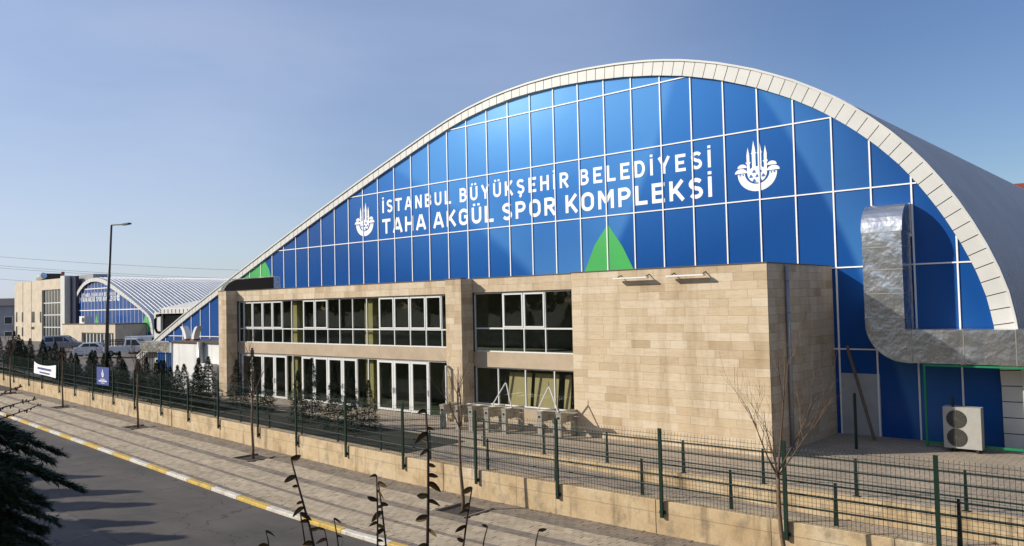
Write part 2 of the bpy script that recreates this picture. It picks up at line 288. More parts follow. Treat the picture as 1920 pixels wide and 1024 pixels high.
# sidewalk pavers
sidewalk = struct('sidewalk', strip(14.56, 19.44, SW - .035), 'bed')
pits = [-7.75, -18.1, -31.8, -45.7, -60.1, -74.8]
pv = MB(); pv.add([(.015, .02, -.04), (.985, .02, -.04), (.985, .98, -.04), (.015, .98, -.04), (.015, .02, 0), (.985, .02, 0), (.985, .98, 0), (.015, .98, 0)], [(4, 5, 6, 7), (0, 1, 5, 4), (1, 2, 6, 5), (2, 3, 7, 6), (3, 0, 4, 7)])
pme = {c: pv.mesh('paver', c) for c in ('pav_light', 'pav_dark')}
cells = []
for r in range(24):
    y = 14.57 + r * .203; dark = y < 14.7 or 15.7 < y < 15.95 or 17.0 < y < 17.25 or y > 18.3
    x = 4. - (r % 2) * .15
    while x > -78:
        xm = x - .15; ok = all(not (abs(xm - p) < .72 and abs(y + .1 - 18.05) < .68) for p in pits)
        if ok: cells.append((xm, y, dark))
        x -= .3 if x > -45 else .6
def vis(c):
    px, py, d = proj((c[0], c[1] + S(c[0]), SW)); return (0 if (0 < px < 1920 and 0 < py < 1024) else 1, d)
cells.sort(key=vis)
rest = {'pav_light': MB(), 'pav_dark': MB()}
for i, (xm, y, dk) in enumerate(cells):
    c = 'pav_dark' if dk else 'pav_light'; L = .3 if xm > -45 else .6; z = SW + random.uniform(-.005, .005)
    sl = math.atan2(S(xm - .15) - S(xm + .15), -.3) ; slope = (S(xm + .15) - S(xm - .15)) / .3
    if i < 300:
        o = link('paver', pme[c], sidewalk); o.location = (xm - L / 2, y + S(xm - L / 2), z); o.rotation_euler = (random.uniform(-.012, .012), random.uniform(-.012, .012), math.atan(slope)); o.scale = (L - .004, .2, 1)
    else:
        x0, x1 = xm - L / 2 + .006, xm + L / 2 - .006; q = [(x0, y + S(x0) + .005, z), (x1, y + S(x1) + .005, z), (x1, y + S(x1) + .197, z), (x0, y + S(x0) + .197, z)]
        rest[c].add(q + [(p[0], p[1], z - .04) for p in q], [(0, 1, 2, 3), (0, 4, 5, 1), (1, 5, 6, 2), (2, 6, 7, 3), (3, 7, 4, 0)])
for c, b in rest.items(): b.build('pavers', c, sidewalk, kind='stuff')
# yard levels: lot, planting bed, plaza, ramp
b = MB(); gx = [-23.2, -34, -48, -62, -75, -90, -108, -130, -200, -400]; gy = [0, 3.4, 8, 20, 60, 400]
for x in gx:
    for j, y in enumerate(gy): b.v.append((x, 19.9 + (S(x) if j < 3 else S(x) * .5) + y, lot(x) + (-.03 if j < 2 else -.02)))
for i in range(len(gx) - 1):
    for j in range(len(gy) - 1): a = i * len(gy) + j; b.f.append((a, a + 1, a + len(gy) + 1, a + len(gy)))
struct('parking_lot', b, 'lot')
struct('planting_bed', strip(19.9, 23.2, -.012, .0, [-23.2, -24, -26, -29, -33, -38, -45, -55, -62, -70, -90, -130]), 'soil')
b = MB(); b.add([(-58, 22.9, -.008), (-23.2, 22.9, -.008), (-23.2, 19.9, -.008), (-22.6, 19.9, -.008), (-22.6, 23.0, -.008), (60, 23.0, -.008), (60, 60, -.008), (-58, 60, -.008)], [(0, 1, 4, 5, 6, 7), (1, 2, 3, 4)]); struct('plaza', b, 'plaza')
b = MB(); rp = [(-22.6, -.008), (-19, -.18), (-14, -.42), (-9, -.64), (-4, -.68), (60, -.7)]
for x, z in rp: b.v += [(x, 19.92, z), (x, 22.9, z)]
for i in range(len(rp) - 1): b.f.append((2 * i, 2 * i + 1, 2 * i + 3, 2 * i + 2))
struct('ramp', b, 'plaza')
rw = thing('ramp_wall', 'low yellowish concrete wall between the ramp and the plaza', 'wall', (-22.6, 22.9, 0))
x = -22.6; i = 0
while x < 12:
    L = 3.1; MB().box(x + .008 + 22.6, x + L - .008 + 22.6, -.0 + (i % 3) * .003, .2, -1.0, .012 + (i % 2) * .004).build('wall_section', 'wallc', rw); x += L; i += 1
# retaining wall in cast sections
wall = thing('retaining_wall', 'long stained yellowish concrete retaining wall along the sidewalk under the mesh fence', 'wall', (0, 19.44, SW))
x = 6.; i = 0
while x > -100:
    L = [3.3, 3.5, 1.6, 3.4, 2.9][i % 5]; a, e = x - L + .009, x - .009; ya, ye = S(a), S(e); j = (i % 3) * .006
    t = MB(); q = [(a, ya + j), (e, ye + j), (e, ye + .48), (a, ya + .48)]; zt = -SW + .02
    t.add([(p[0], p[1], -.4) for p in q] + [(p[0], p[1], zt - .02) for p in q] + [(p[0], p[1] + (.02 if kx < 2 else -.02), zt) for kx, p in enumerate(q)], [(0, 1, 5, 4), (1, 2, 6, 5), (2, 3, 7, 6), (3, 0, 4, 7), (4, 5, 9, 8), (5, 6, 10, 9), (6, 7, 11, 10), (7, 4, 8, 11), (8, 9, 10, 11)])
    t.build('wall_section', 'wallc', wall); x -= L; i += 1

# ------------------------------------------------------------------ the sports hall
def spline_resample(P, n):
    P = np.array(P, float); 
    for _ in range(2):
        Q = P.copy(); Q[1:-1] = .25 * P[:-2] + .5 * P[1:-1] + .25 * P[2:]; P = Q
    L = np.r_[0, np.cumsum(np.hypot(*np.diff(P, axis=0).T))]; t = np.linspace(0, L[-1], n)
    return np.c_[np.interp(t, L, P[:, 0]), np.interp(t, L, P[:, 1])], L[-1]
OUT = [(299.8, 624), (346, 587.5), (410, 541), (431.9, 522), (487.8, 480), (545, 436), (600, 393), (656, 354), (711, 313.4), (772.5, 271), (800, 252), (835, 227), (873.8, 203), (912.5, 184.9), (954.6, 167.3), (998.6, 153.3), (1042.5, 140.6), (1098.7, 127.8), (1179.7, 115.5), (1230, 111), (1286.8, 110.5), (1358, 117), (1423, 130), (1500, 151), (1558, 177), (1598, 199), (1639, 224), (1678, 251), (1715.6, 282), (1750, 317.5), (1779.7, 354), (1812.5, 395), (1840.6, 438.8), (1873.5, 497), (1894, 545), (1914, 612), (1923, 690), (1927, 830)]
YF = YA - .13
outer = [(onY(x, y, YF)[0], onY(x, y, YF)[2]) for x, y in OUT]
outer = [(outer[0][0] - 4.5, outer[0][1] - 2.2)] + outer; outer[-1] = (outer[-1][0], -.05)
CV, CL = spline_resample(outer, 90)
hall = thing('sports_hall', 'large sports hall with arched blue glazed front, white lettering and travertine entrance block', 'building', (XC, Y0, 0))
hx, hy = XC, Y0
def loc_(p): return (p[0] - hx, p[1] - hy, p[2])
def arch_inner(P):
    out = []; crown = int(np.argmax(P[:, 1]))
    for i in range(len(P)):
        d = P[min(i + 1, len(P) - 1)] - P[max(i - 1, 0)]; d = d / np.hypot(*d); nrm = np.array([d[1], -d[0]])
        t = min(1, max(0, (i - crown + 6) / 16)); w = .5 * (1 - t) + .70 * t; dr = np.array([0, -1.]) * (1 - t) + nrm * t; out.append(P[i] + dr / np.hypot(*dr) * w)
    return np.array(out)
IN = arch_inner(CV)
def zin(x):
    if x <= IN[0][0]: return 0.
    if x >= IN[:, 0].max(): return 0.
    k = np.argsort(IN[:, 0]); return float(np.interp(x, IN[k, 0], IN[k, 1]))
# roof: swept curve with standing seams
def roof_mesh(P, y0, y1, pitch, rib, ox, oy):
    b = MB(); n = len(P); nr = []
    for i in range(n):
        d = P[min(i + 1, n - 1)] - P[max(i - 1, 0)]; d = d / np.hypot(*d); nr.append(np.array([-d[1], d[0]]))
    rows = [(y0, 0.)]; y = y0 + pitch
    while y < y1: rows += [(y - .045, 0.), (y - .03, rib), (y + .03, rib), (y + .045, 0.)]; y += pitch
    rows.append((y1, 0.))
    for yy, h in rows:
        for i in range(n): p = P[i] + nr[i] * (h + .02); b.v.append((p[0] - ox, yy - oy, p[1]))
    for r in range(len(rows) - 1):
        for i in range(n - 1): a = r * n + i; b.f.append((a, a + 1, a + n + 1, a + n))
    k0 = len(b.v)                              # underside, so the shell is closed
    for yy in (y0 + .3, y1):
        for i in range(n): p = P[i] - nr[i] * .25; b.v.append((p[0] - ox, yy - oy, p[1]))
    for i in range(n - 1): b.f.append((k0 + i, k0 + n + i, k0 + n + i + 1, k0 + i + 1))
    return b
roof = roof_mesh(CV, YF - .03, YA + 62, .42, .05, hx, hy).build('roof', 'roof', hall)
back = MB(); back.prism([(p[0] - hx, p[1] - .1) for p in CV], 'y', YA + 61.4 - hy, YA + 61.9 - hy); back.build('back_wall', 'greywall', hall)
# fascia panels and dark seams behind them
nf = int(CL / .56); FP, _ = spline_resample(outer, nf + 1); FI = arch_inner(FP)
seam = MB()
for i in range(nf): q = [FP[i], FP[i + 1], FI[i + 1], FI[i]]; seam.add([(p[0] - hx, YF + .03 - hy, p[1]) for p in q], [(3, 2, 1, 0)])
seam.build('fascia_backing', 'steel_dark', hall)
for i in range(nf):
    a, b2, c2, d2 = FP[i], FP[i + 1], FI[i + 1], FI[i]; e = .019
    q = [a + (b2 - a) * e * 1.6, b2 + (a - b2) * e * 1.6, c2 + (d2 - c2) * e * 1.6, d2 + (c2 - d2) * e * 1.6]; j = random.uniform(-.006, .006)
    f = MB(); f.add([(p[0] - hx, YF - .02 + j - hy, p[1]) for p in q] + [(p[0] - hx, YF + .02 - hy, p[1]) for p in q], [(3, 2, 1, 0), (0, 1, 5, 4), (1, 2, 6, 5), (2, 3, 7, 6), (3, 0, 4, 7)]); f.build('fascia_panel', 'fascia', hall)
lip = MB(); 
for i in range(len(IN) - 1): q = [IN[i], IN[i + 1]]; lip.add([(p[0] - hx, yy - hy, p[1]) for yy in (YF - .02, YA + .1) for p in q], [(0, 1, 3, 2)])
lip.build('soffit', 'fascia', hall)
edge = MB()
for i in range(len(CV) - 1): edge.bar((CV[i][0] - hx, YF - .05 - hy, CV[i][1] + .01), (CV[i + 1][0] - hx, YF - .05 - hy, CV[i + 1][1] + .01), .09, .06, (0, 1, 0))
edge.build('roof_edge_trim', 'fascia', hall)
# glazed front: panes clipped to the arch, mullions proud of them
cols = [-5.9, -7.35, -8.83, -10.31, -11.77, -13.33, -14.9, -16.48] + [-16.48 - 1.607 * k for k in range(1, 16)]
while cols[-1] > -71: cols.append(cols[-1] - 1.535)
rows = [-.1, 3.38, 6.66, 9.76, 12.8, 15.81, 19.]
gf = MB().box(-70 - hx, -5.0 - hx, YA + .25 - hy, YA + .3 - hy, -.1, 3.).build('glazed_front', 'navy', hall)
cb = [-4.6] + cols
for k in range(len(cb) - 1):
    x1, x0 = cb[k], cb[k + 1]; xx = np.linspace(x0, x1, 25); tops = np.array([zin(x) for x in xx])
    for r in range(len(rows) - 1):
        z0, z1 = rows[r], rows[r + 1]; m_ = tops > z0 + .03
        if m_.sum() < 2: continue
        idx = np.where(m_)[0]; xa, xb = xx[idx[0]], xx[idx[-1]]
        poly = [(xa, z0), (xb, z0)] + [(xx[i], min(z1, tops[i])) for i in idx[::-1]]
        if r >= 0 and min(z1, tops[idx].max()) - z0 < .05: continue
        p2 = []
        for p in poly:
            if not p2 or abs(p[0] - p2[-1][0]) + abs(p[1] - p2[-1][1]) > 1e-3: p2.append(p)
        keep = [p2[i] for i in range(len(p2)) if not (abs(p2[i][1] - z1) < 1e-4 and abs(p2[i - 1][1] - z1) < 1e-4 and abs(p2[(i + 1) % len(p2)][1] - z1) < 1e-4)]
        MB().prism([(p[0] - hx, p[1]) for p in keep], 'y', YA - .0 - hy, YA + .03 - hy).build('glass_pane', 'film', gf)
for x in cols:
    zt = zin(x)
    if zt > .4: MB().box(x - .03 - hx, x + .03 - hx, YA - .045 - hy, YA + .05 - hy, 0, zt - .02).build('mullion', 'mull', gf)
for z in rows[1:-1]:
    xx = [x for x in np.arange(-72, -4.5, .02) if zin(x) > z + .02]
    if xx: MB().box(xx[0] - hx, xx[-1] - hx, YA - .041 - hy, YA + .045 - hy, z - .026, z + .026).build('transom', 'mull', gf)
# print on the front: green triangles, lettering, emblems
YP = YA - .006
MB().prism([(-24.47 - hx, 6.8), (-21.31 - hx, 6.8), (-22.05 - hx, 8.2), (-22.87 - hx, 9.34), (-23.7 - hx, 8.35)], 'y', YP - hy, YA - .001 - hy).build('green_triangle', 'green', gf)
MB().prism([(p[0] - hx, p[1]) for p in ((-57.0, 7.7), (-53.0, 7.7), (-53.35, 8.5), (-53.9, min(9.2, zin(-53.9) - .03)), (-55.4, zin(-55.4) - .04), (-56.7, zin(-56.7) - .04))], 'y', YP - hy, YA - .001 - hy).build('green_triangle', 'green', gf)
def arc(cx, cy, rx, ry, a0, a1, n=9): return [(cx + rx * math.cos(R(a0 + (a1 - a0) * i / n)), cy + ry * math.sin(R(a0 + (a1 - a0) * i / n))) for i in range(n + 1)]
T = .178; h_ = T / 2
def glyph(ch):                                # stroke centre lines, cap height 1; returns width, strokes
    w = {'I': .0, 'L': .42, 'E': .44, 'T': .52, 'A': .6, 'N': .5, 'M': .66, 'U': .5, 'S': .46, 'B': .48, 'Y': .56, 'K': .5, 'H': .5, 'R': .48, 'D': .5, 'G': .52, 'P': .47, 'O': .52}[ch]
    lo, hi = h_, 1 - h_
    if ch == 'I': s = [[(0, 0), (0, 1)]]
    elif ch == 'L': s = [[(0, 1), (0, h_), (w + h_, h_)]]
    elif ch == 'E': s = [[(w + h_, hi), (0, hi), (0, lo), (w + h_, lo)], [(0, .51), (w, .51)]]
    elif ch == 'T': s = [[(-h_, hi), (w + h_, hi)], [(w / 2, 0), (w / 2, hi)]]
    elif ch == 'A': s = [[(-.03, 0), (w / 2 - .03, 1)], [(w + .03, 0), (w / 2 + .03, 1)], [(.1, .3), (w - .1, .3)]]
    elif ch == 'N': s = [[(0, 0), (0, 1)], [(w, 0), (w, 1)], [(.02, .95), (w - .02, .05)]]
    elif ch == 'M': s = [[(0, 0), (0, 1)], [(w, 0), (w, 1)], [(.03, .93), (w / 2, .34)], [(w - .03, .93), (w / 2, .34)]]
    elif ch == 'U': s = [[(0, 1)] + arc(w / 2, .25 + h_, w / 2, .25, 180, 360) + [(w, 1)]]
    elif ch == 'S': s = [arc(w / 2, .725, w / 2, .19, 25, 270, 10)[:-1] + arc(w / 2, .29, w / 2, .21, 90, -155, 10)]
    elif ch == 'B': s = [[(0, 0), (0, 1)], [(0, hi)] + arc(w * .5, .73, w * .42, .187, 90, -90) + [(0, .543)], [(0, .53)] + arc(w * .5, .305, w * .5, .225, 90, -90) + [(0, lo)]]
    elif ch == 'Y': s = [[(-.02, 1), (w / 2, .42)], [(w + .02, 1), (w / 2, .42)], [(w / 2, 0), (w / 2, .46)]]
    elif ch == 'K': s = [[(0, 0), (0, 1)], [(w + .02, 1), (.06, .4)], [(.17, .56), (w + .05, 0)]]
    elif ch == 'H': s = [[(0, 0), (0, 1)], [(w, 0), (w, 1)], [(0, .51), (w, .51)]]
    elif ch == 'R': s = [[(0, 0), (0, 1)], [(0, hi), (w * .5, hi)] + arc(w * .5, .7, w * .5, .217, 80, -90) + [(0, .483)], [(w * .45, .48), (w + .04, 0)]]
    elif ch == 'P': s = [[(0, 0), (0, 1)], [(0, hi), (w * .5, hi)] + arc(w * .5, .69, w * .5, .227, 80, -90) + [(0, .463)]]
    elif ch == 'D': s = [[(0, 0), (0, 1)], [(0, hi)] + arc(w * .45, .5, w * .55, .411, 90, -90, 12) + [(0, lo)]]
    elif ch == 'G': s = [arc(w / 2, .69, w / 2, .227, 20, 180, 8) + arc(w / 2, .31, w / 2, .227, 180, 360, 8) + [(w, .5), (w * .55, .5)]]
    elif ch == 'O': s = [arc(w / 2, .66, w / 2, .257, 0, 180, 9) + arc(w / 2, .34, w / 2, .257, 180, 360, 9) + [(w, .66)]]
    return w, s
def strokes_mesh(b, s, ox, oz, sx, sz, y, t):
    for pl in s:
        P = [np.array((ox + p[0] * sx, oz + p[1] * sz)) for p in pl]; P = [p for i, p in enumerate(P) if i == 0 or np.hypot(*(p - P[i - 1])) > 1e-5]; n = len(P); Lf, Rt = [], []
        closed = np.hypot(*(P[0] - P[-1])) < 1e-3
        for i in range(n):
            d0 = P[i] - P[i - 1] if i > 0 else (P[-1] - P[-2] if closed else P[1] - P[0]); d1 = P[i + 1] - P[i] if i < n - 1 else (P[1] - P[0] if closed else d0)
            d0 = d0 / np.hypot(*d0); d1 = d1 / np.hypot(*d1); n0 = np.array((-d0[1], d0[0])); n1 = np.array((-d1[1], d1[0])); mm = n0 + n1; mm = mm / max(np.hypot(*mm), 1e-6); k = min(1 / max(mm @ n0, .35), 2.2)
            Lf.append(P[i] + mm * k * t / 2); Rt.append(P[i] - mm * k * t / 2)
        y -= .0006
        k0 = len(b.v); b.v += [(p[0], y, p[1]) for p in Lf] + [(p[0], y, p[1]) for p in Rt]
        for i in range(n - 1): b.f.append((k0 + i, k0 + n + i, k0 + n + i + 1, k0 + i + 1))
    return y
SH1, SH2 = -.17, -.2
BASE = {'İ': 'I', 'Ü': 'U', 'Ş': 'S'}
def lettering(text, x0, x1, z0, cap, y, parent, ox, oy, mat='lettering', gap=.30, space=.42):
    tot = 0
    for ch in text: tot += space if ch == ' ' else glyph(BASE.get(ch, ch))[0] + T + gap * .62
    tot -= gap * .62; kx = (x1 - x0) / (tot * cap); cx = x0 + h_ * cap * kx
    for ch in text:
        if ch == ' ': cx += space * cap * kx; continue
        w, s = glyph(BASE.get(ch, ch)); s = list(s)
        if ch == 'İ': s.append([(0, 1.1), (0, 1.25)])
        if ch == 'Ü': s += [[(w * .2, 1.09), (w * .2, 1.23)], [(w * .8, 1.09), (w * .8, 1.23)]]
        if ch == 'Ş': s.append([(w * .52, .02), (w * .5, -.12), (w * .3, -.2)])
        b = MB(); strokes_mesh(b, s, cx - ox, z0, cap * kx, cap, y - oy, T * cap * (1 + kx) / 2); cx += (w + T + gap * .62) * cap * kx; b.build('letter', mat, parent)
lettering('İSTANBUL BÜYÜKŞEHİR BELEDİYESİ', -40.0 + SH1, -17.0 + SH1, 11.46, .80, YP, gf, hx, hy, gap=.52, space=.5)
lettering('TAHA AKGÜL SPOR KOMPLEKSİ', -40.0 + SH2, -16.95 + SH2, 10.12, .93, YP, gf, hx, hy, gap=.34, space=.36)
def emblem(cx, z0, H, y, parent, ox, oy, mat='lettering', mat2='ink', wf=1.0):
    e = link('emblem', None, parent); e.empty_display_size = .1
    u = H / 820.; ux = u * 1.06 * wf; k = [0]
    def poly(pts, m='lettering', nm='emblem_shape'):
        k[0] += 1; yy = y - oy - .0008 * k[0]; b = MB(); b.add([(cx - ox + p[0] * ux, yy, z0 + p[1] * u) for p in pts], [tuple(range(len(pts)))]); b.build(nm, m, parent)
    bpy.data.objects.remove(e)
    ring = arc(0, 293, 312, 293, 180, 360, 20) + arc(0, 300, 196, 182, 360, 180, 20)
    b = MB(); n = 21
    for i in range(n): b.v += [(cx - ox + ring[i][0] * ux, y - oy, z0 + ring[i][1] * u), (cx - ox + ring[2 * n - 1 - i][0] * ux, y - oy, z0 + ring[2 * n - 1 - i][1] * u)]
    b.f = [(2 * i, 2 * i + 1, 2 * i + 3, 2 * i + 2) for i in range(n - 1)]; b.build('emblem', mat, parent)
    poly(arc(0, 300, 157, 162, 180, 360, 16) + [(157, 330), (60, 400), (-60, 400), (-157, 330)], mat)
    for sx in (-1, 1):
        poly([(sx * 18, 330), (sx * 76, 330), (sx * 76, 640), (sx * 46, 820), (sx * 18, 660)], mat)
        poly([(sx * 112, 300), (sx * 158, 300), (sx * 162, 590), (sx * 138, 720), (sx * 116, 590)], mat)
        for (a, zz) in ((47, 625), (138, 480)): poly([(sx * (a - 42), zz), (sx * (a + 42), zz), (sx * (a + 30), zz - 26), (sx * (a - 30), zz - 26)], mat)
        poly([(sx * 160, 395)] + [(sx * p[0], p[1]) for p in arc(238, 395, 76, 62, 180, 0, 8)], mat)
        poly([(sx * 165, 310)] + [(sx * p[0], p[1]) for p in arc(258, 310, 100, 76, 180, 0, 8)], mat)
        for tx in (214, 262): poly([(sx * tx, 293), (sx * (tx + 20), 293), (sx * (tx + 20), 268), (sx * tx, 268)], mat2)
    for tx, tz in ((-48, 325), (48, 325), (-98, 250), (0, 250), (98, 250), (-48, 178), (48, 178)): poly([(tx - 32, tz - 24), (tx + 32, tz - 24), (tx, tz + 30)], mat2)
emblem(-41.98, 10.12, 2.2, YP, gf, hx, hy); emblem(-15.0, 10.14, 2.22, YP, gf, hx, hy)

# stone entrance block ------------------------------------------------
XA0, XA1, XB0, XB1, XD = -49.31, -48.35, -28.06, -27.0, -20.49     # pillars and big wall edges
YR = 27.86
slab = MB(); slab.add([(0, 0, 0), (1, 0, 0), (1, 0, 1), (0, 0, 1), (0, 1, 0), (1, 1, 0), (1, 1, 1), (0, 1, 1)], [(0, 1, 2, 3), (0, 4, 5, 1), (1, 5, 6, 2), (2, 6, 7, 3), (3, 7, 4, 0)]); sme = slab.mesh('stone_slab', 'stone')
H_C = .298; nC = 22
def courses(a, b, wmin=.72, wmax=1.12):       # slab runs per course between a and b
    for r in range(nC + 1):
        z0 = -.06 + r * H_C * 1.04; z1 = min(z0 + H_C * 1.04, PZ - .03)
        if z1 - z0 < .06: continue
        x = a; first = True
        while x < b - .02:
            w = random.uniform(wmin, wmax) * (random.uniform(.35, 1) if first else 1); x2 = b if b - x - w < .3 else x + w; yield x, x2, z0, z1; x = x2; first = False
stone = MB().box(XD + .03 - hx, XC - .03 - hx, Y0 + .03 - hy, YA - .05 - hy, -.08, PZ - .06).build('stone_wall', 'cap', hall)
def put_slab(x0, x1, z0, z1, y, parent):
    o = link('stone_slab', sme, parent); o.location = (x0 + .003 - hx, y - hy + random.uniform(-.002, .002), z0 + .0015); o.scale = (x1 - x0 - .006, .05, z1 - z0 - .005)
for s in courses(XD, XC): put_slab(*s, Y0, stone)
pilA = MB().box(XA0 + .03 - hx, XA1 - .03 - hx, Y0 + .03 - hy, YR + 4 - hy, -.08, PZ - .06).build('pillar', 'cap', hall)
for s in courses(XA0, XA1, .5, .9): put_slab(*s, Y0, pilA)
pilB = MB().box(XB0 + .03 - hx, XB1 - .03 - hx, Y0 + .03 - hy, YR + .3 - hy, -.08, PZ - .06).build('pillar', 'cap', hall)
for s in courses(XB0, XB1, .5, .9): put_slab(*s, Y0, pilB)
side = MB()
def side_slabs(X, ya, yb, sgn, zlo=-.1):       # slabs on a wall facing +X (sgn 1) or -X
    for y0, y1, z0, z1 in courses(ya, yb):
        if z0 < zlo: continue
        j = random.uniform(-.003, .003); x0, x1 = sorted((X - hx + j, X - hx + j - sgn * .04)); side.box(x0, x1, y0 + .003 - hy, y1 - .003 - hy, z0 + .003, z1 - .003)
side_slabs(XC, Y0 + .052, YA - .02, 1); side_slabs(XA1, Y0 + .052, YR, 1); side_slabs(XB1, Y0 + .052, YR, 1); side_slabs(XA0, Y0 + .052, YR + 4, -1)
def band(x0, x1, z0, z1, y, n):
    hh = (z1 - z0) / n
    for r in range(n):
        x = x0
        while x < x1 - .02:
            w = random.uniform(.75, 1.15); x2 = x1 if x1 - x - w < .3 else x + w; side.box(x + .003 - hx, x2 - .003 - hx, y + random.uniform(-.003, .003) - hy, y + .05 - hy, z0 + r * hh + .003, z0 + (r + 1) * hh - .003); x = x2
band(XA1, XB0, 6.04, PZ - .03, YR, 2); band(XB1, XD, 6.06, PZ - .03, YR, 2)
side.build('stone_slabs', 'stone', hall, kind='stuff')
b = MB()
for x0, x1, s0, s1, zt in ((XA1, XB0, 2.74, 3.40, 6.04), (XB1, XD, 2.56, 3.26, 6.06)):
    b.box(x0 - hx, x1 - hx, YR + .03 - hy, YR + .4 - hy, s0, s1); b.box(x0 - hx, x1 - hx, YR + .052 - hy, YR + .4 - hy, zt + .02, PZ - .06)
b.build('spandrel', 'render', hall)
MB().box(XB1 - hx, XD - hx, YR + .02 - hy, YR + .4 - hy, -.1, .78).build('window_apron', 'render', hall)
capm = MB()
for x0, x1, y in ((XA0 - .03, XA1 + .02, Y0 - .03), (XA1 + .02, XB0 - .02, YR - .03), (XB0 - .02, XB1 + .02, Y0 - .03), (XB1 + .02, XD - .02, YR - .03), (XD - .02, XC + .03, Y0 - .03)): capm.box(x0 - hx, x1 - hx, y - hy, y + .35 - hy, PZ - .035, PZ)
capm.box(XC - .32 - hx, XC + .032 - hx, Y0 + .32 - hy, YA - .08 - hy, PZ - .036, PZ - .001); capm.build('parapet_cap', 'cap', hall)
MB().box(XA0 + .1 - hx, XC - .33 - hx, Y0 + .9 - hy, YA - .02 - hy, PZ - .5, PZ - .3).build('flat_roof', 'lot', hall)
# interior
b = MB(); b.box(XA1 - hx, XD - hx, YR + 5.0 - hy, YR + 5.2 - hy, 0, 6.2); b.box(XA1 - hx, XD - hx, YR + .42 - hy, YR + 5 - hy, 2.78, 3.2); b.box(XD - .02 - hx, XD + .02 - hx, YR + .4 - hy, YR + 5 - hy, 0, 6.2); b.box(XA1 - .02 - hx, XA1 + .02 - hx, YR + .4 - hy, YR + 5 - hy, 0, 6.2); b.build('interior_wall', 'interior', hall)
MB().box(XA1 - hx, XD - hx, YR + .2 - hy, YR + 5 - hy, -.05, .02).build('interior_floor', 'floor_in', hall)
for px in (503, 692):
    x = onY(400 + (505 if px == 503 else 955) * .3125, 620, YG + .6)[0]
    for z0, z1 in ((.02, 2.78), (3.2, 6.0)): MB().box(x - .34 - hx, x + .34 - hx, YG + .35 - hy, YG + .9 - hy, z0, z1).build('column', 'column', hall)
# windows and doors
def sash(b, x0, x1, z0, z1, y, w, d=.05): b.box(x0, x1, y, y + d, z0, z0 + w); b.box(x0, x1, y, y + d, z1 - w, z1); b.box(x0, x0 + w, y, y + d, z0 + w, z1 - w); b.box(x1 - w, x1, y, y + d, z0 + w, z1 - w)
def window(xs, z0, z1, tz, sashes, name='window', tw=.055):
    b = MB(); y = YG - hy
    b.box(xs[0] - hx, xs[-1] - hx, y, y + .09, z0, z0 + tw); b.box(xs[0] - hx, xs[-1] - hx, y, y + .09, z1 - tw, z1)
    for x in xs: b.box(x - tw / 2 - hx, x + tw / 2 - hx, y + .002, y + .088, z0 + tw, z1 - tw)
    if tz: 
        for i in range(len(xs) - 1): b.box(xs[i] + tw / 2 - hx, xs[i + 1] - tw / 2 - hx, y + .004, y + .086, tz - .035, tz + .035)
    w = b.build(name, 'white', hall)
    for i in range(len(xs) - 1):
        for (a, c) in (((z0 + tw, tz - .035), (tz + .035, z1 - tw)) if tz else ((z0 + tw, z1 - tw),)):
            if i in sashes and c > (tz or 0): f = MB(); sash(f, xs[i] + .03 - hx, xs[i + 1] - .03 - hx, a + .004, c - .004, y - .02, .072); f.build('sash', 'white', w)
            MB().box(xs[i] + .03 - hx, xs[i + 1] - .03 - hx, y + .04, y + .05, a, c).build('pane', 'glass', w)
    return w
ux = [onY(400 + q * .3125, 600, YG)[0] for q in (182, 236, 296, 355, 414, 470, 540, 610, 685, 757, 835, 920, 995, 1085, 1180, 1275, 1370)]
window([XA1 + .02] + ux + [XB0 - .01], 3.40, 6.02, 4.28, (1, 2, 3, 4, 7, 8, 13, 14, 15, 16))
wx = [onY(820 + q * .3516, 600, YG)[0] for q in (350, 460, 575)]
window([XB1 + .02] + wx + [XD - .02], 3.26, 6.04, 4.36, (1, 2))
lx = [onY(820 + q * .3516, 720, YG)[0] for q in (325, 470, 625)]
window([XB1 + .02] + lx + [XD - .02], .8, 2.55, None, ())
for i in range(3):
    x0 = [lx[0] + .25, lx[1] + .15, lx[2] + .2][i]; x1 = [lx[1] - .05, lx[2] - .15, lx[2] + .55][i]
    o = MB().box(0, x1 - x0, 0, .03, 0, 1.6).build('leaning_board', 'board', label='beige board leaning inside behind ground-floor glass pane, %s' % ['beside the dark bay next to the pillar', 'between two other boards', 'narrow one next to the stone wall'][i], cat='board', group='boards inside the window'); o.location = (x0, YG + .35, .72); o.rotation_euler = (-.12, 0, 0)
dx = [onY(400 + q * .3125, 690, YG)[0] for q in (172, 232, 297, 368, 440, 478, 532, 605, 688, 775, 862, 930, 985, 1082, 1185, 1292)]
fb = MB(); yy = YG - hy
for x in [XA1 + .03] + dx + [XB0 - .03]: fb.box(x - .03 - hx, x + .03 - hx, yy, yy + .09, 0, 2.7)
fb.box(XA1 - hx, XB0 - hx, yy - .002, yy + .092, 2.66, 2.74); doorset = fb.build('door_frame', 'white', hall)
for i in range(len(dx) - 1):
    x0, x1 = dx[i] + .035, dx[i + 1] - .035
    if x1 - x0 > .95:
        d = MB(); sash(d, x0 - hx, x1 - hx, .03, 2.64, yy - .012, .115, .06); d = d.build('door', 'white', hall)
        MB().box(x0 + .11 - hx, x1 - .11 - hx, yy + .02, yy + .03, .14, 2.53).build('pane', 'glass', d)
        hxx = x1 - .06 if i % 2 == 0 else x0 + .06; MB().bar((hxx - hx, yy - .06, .95), (hxx - hx, yy - .06, 1.25), .03).build('handle', 'steel', d)
    else: MB().box(x0 - hx, x1 - hx, yy + .02, yy + .03, .03, 2.64).build('pane', 'glass', doorset)
MB().box(XA1 + .06 - hx, dx[0] - .035 - hx, yy + .02, yy + .03, .03, 2.64).build('pane', 'glass', doorset)
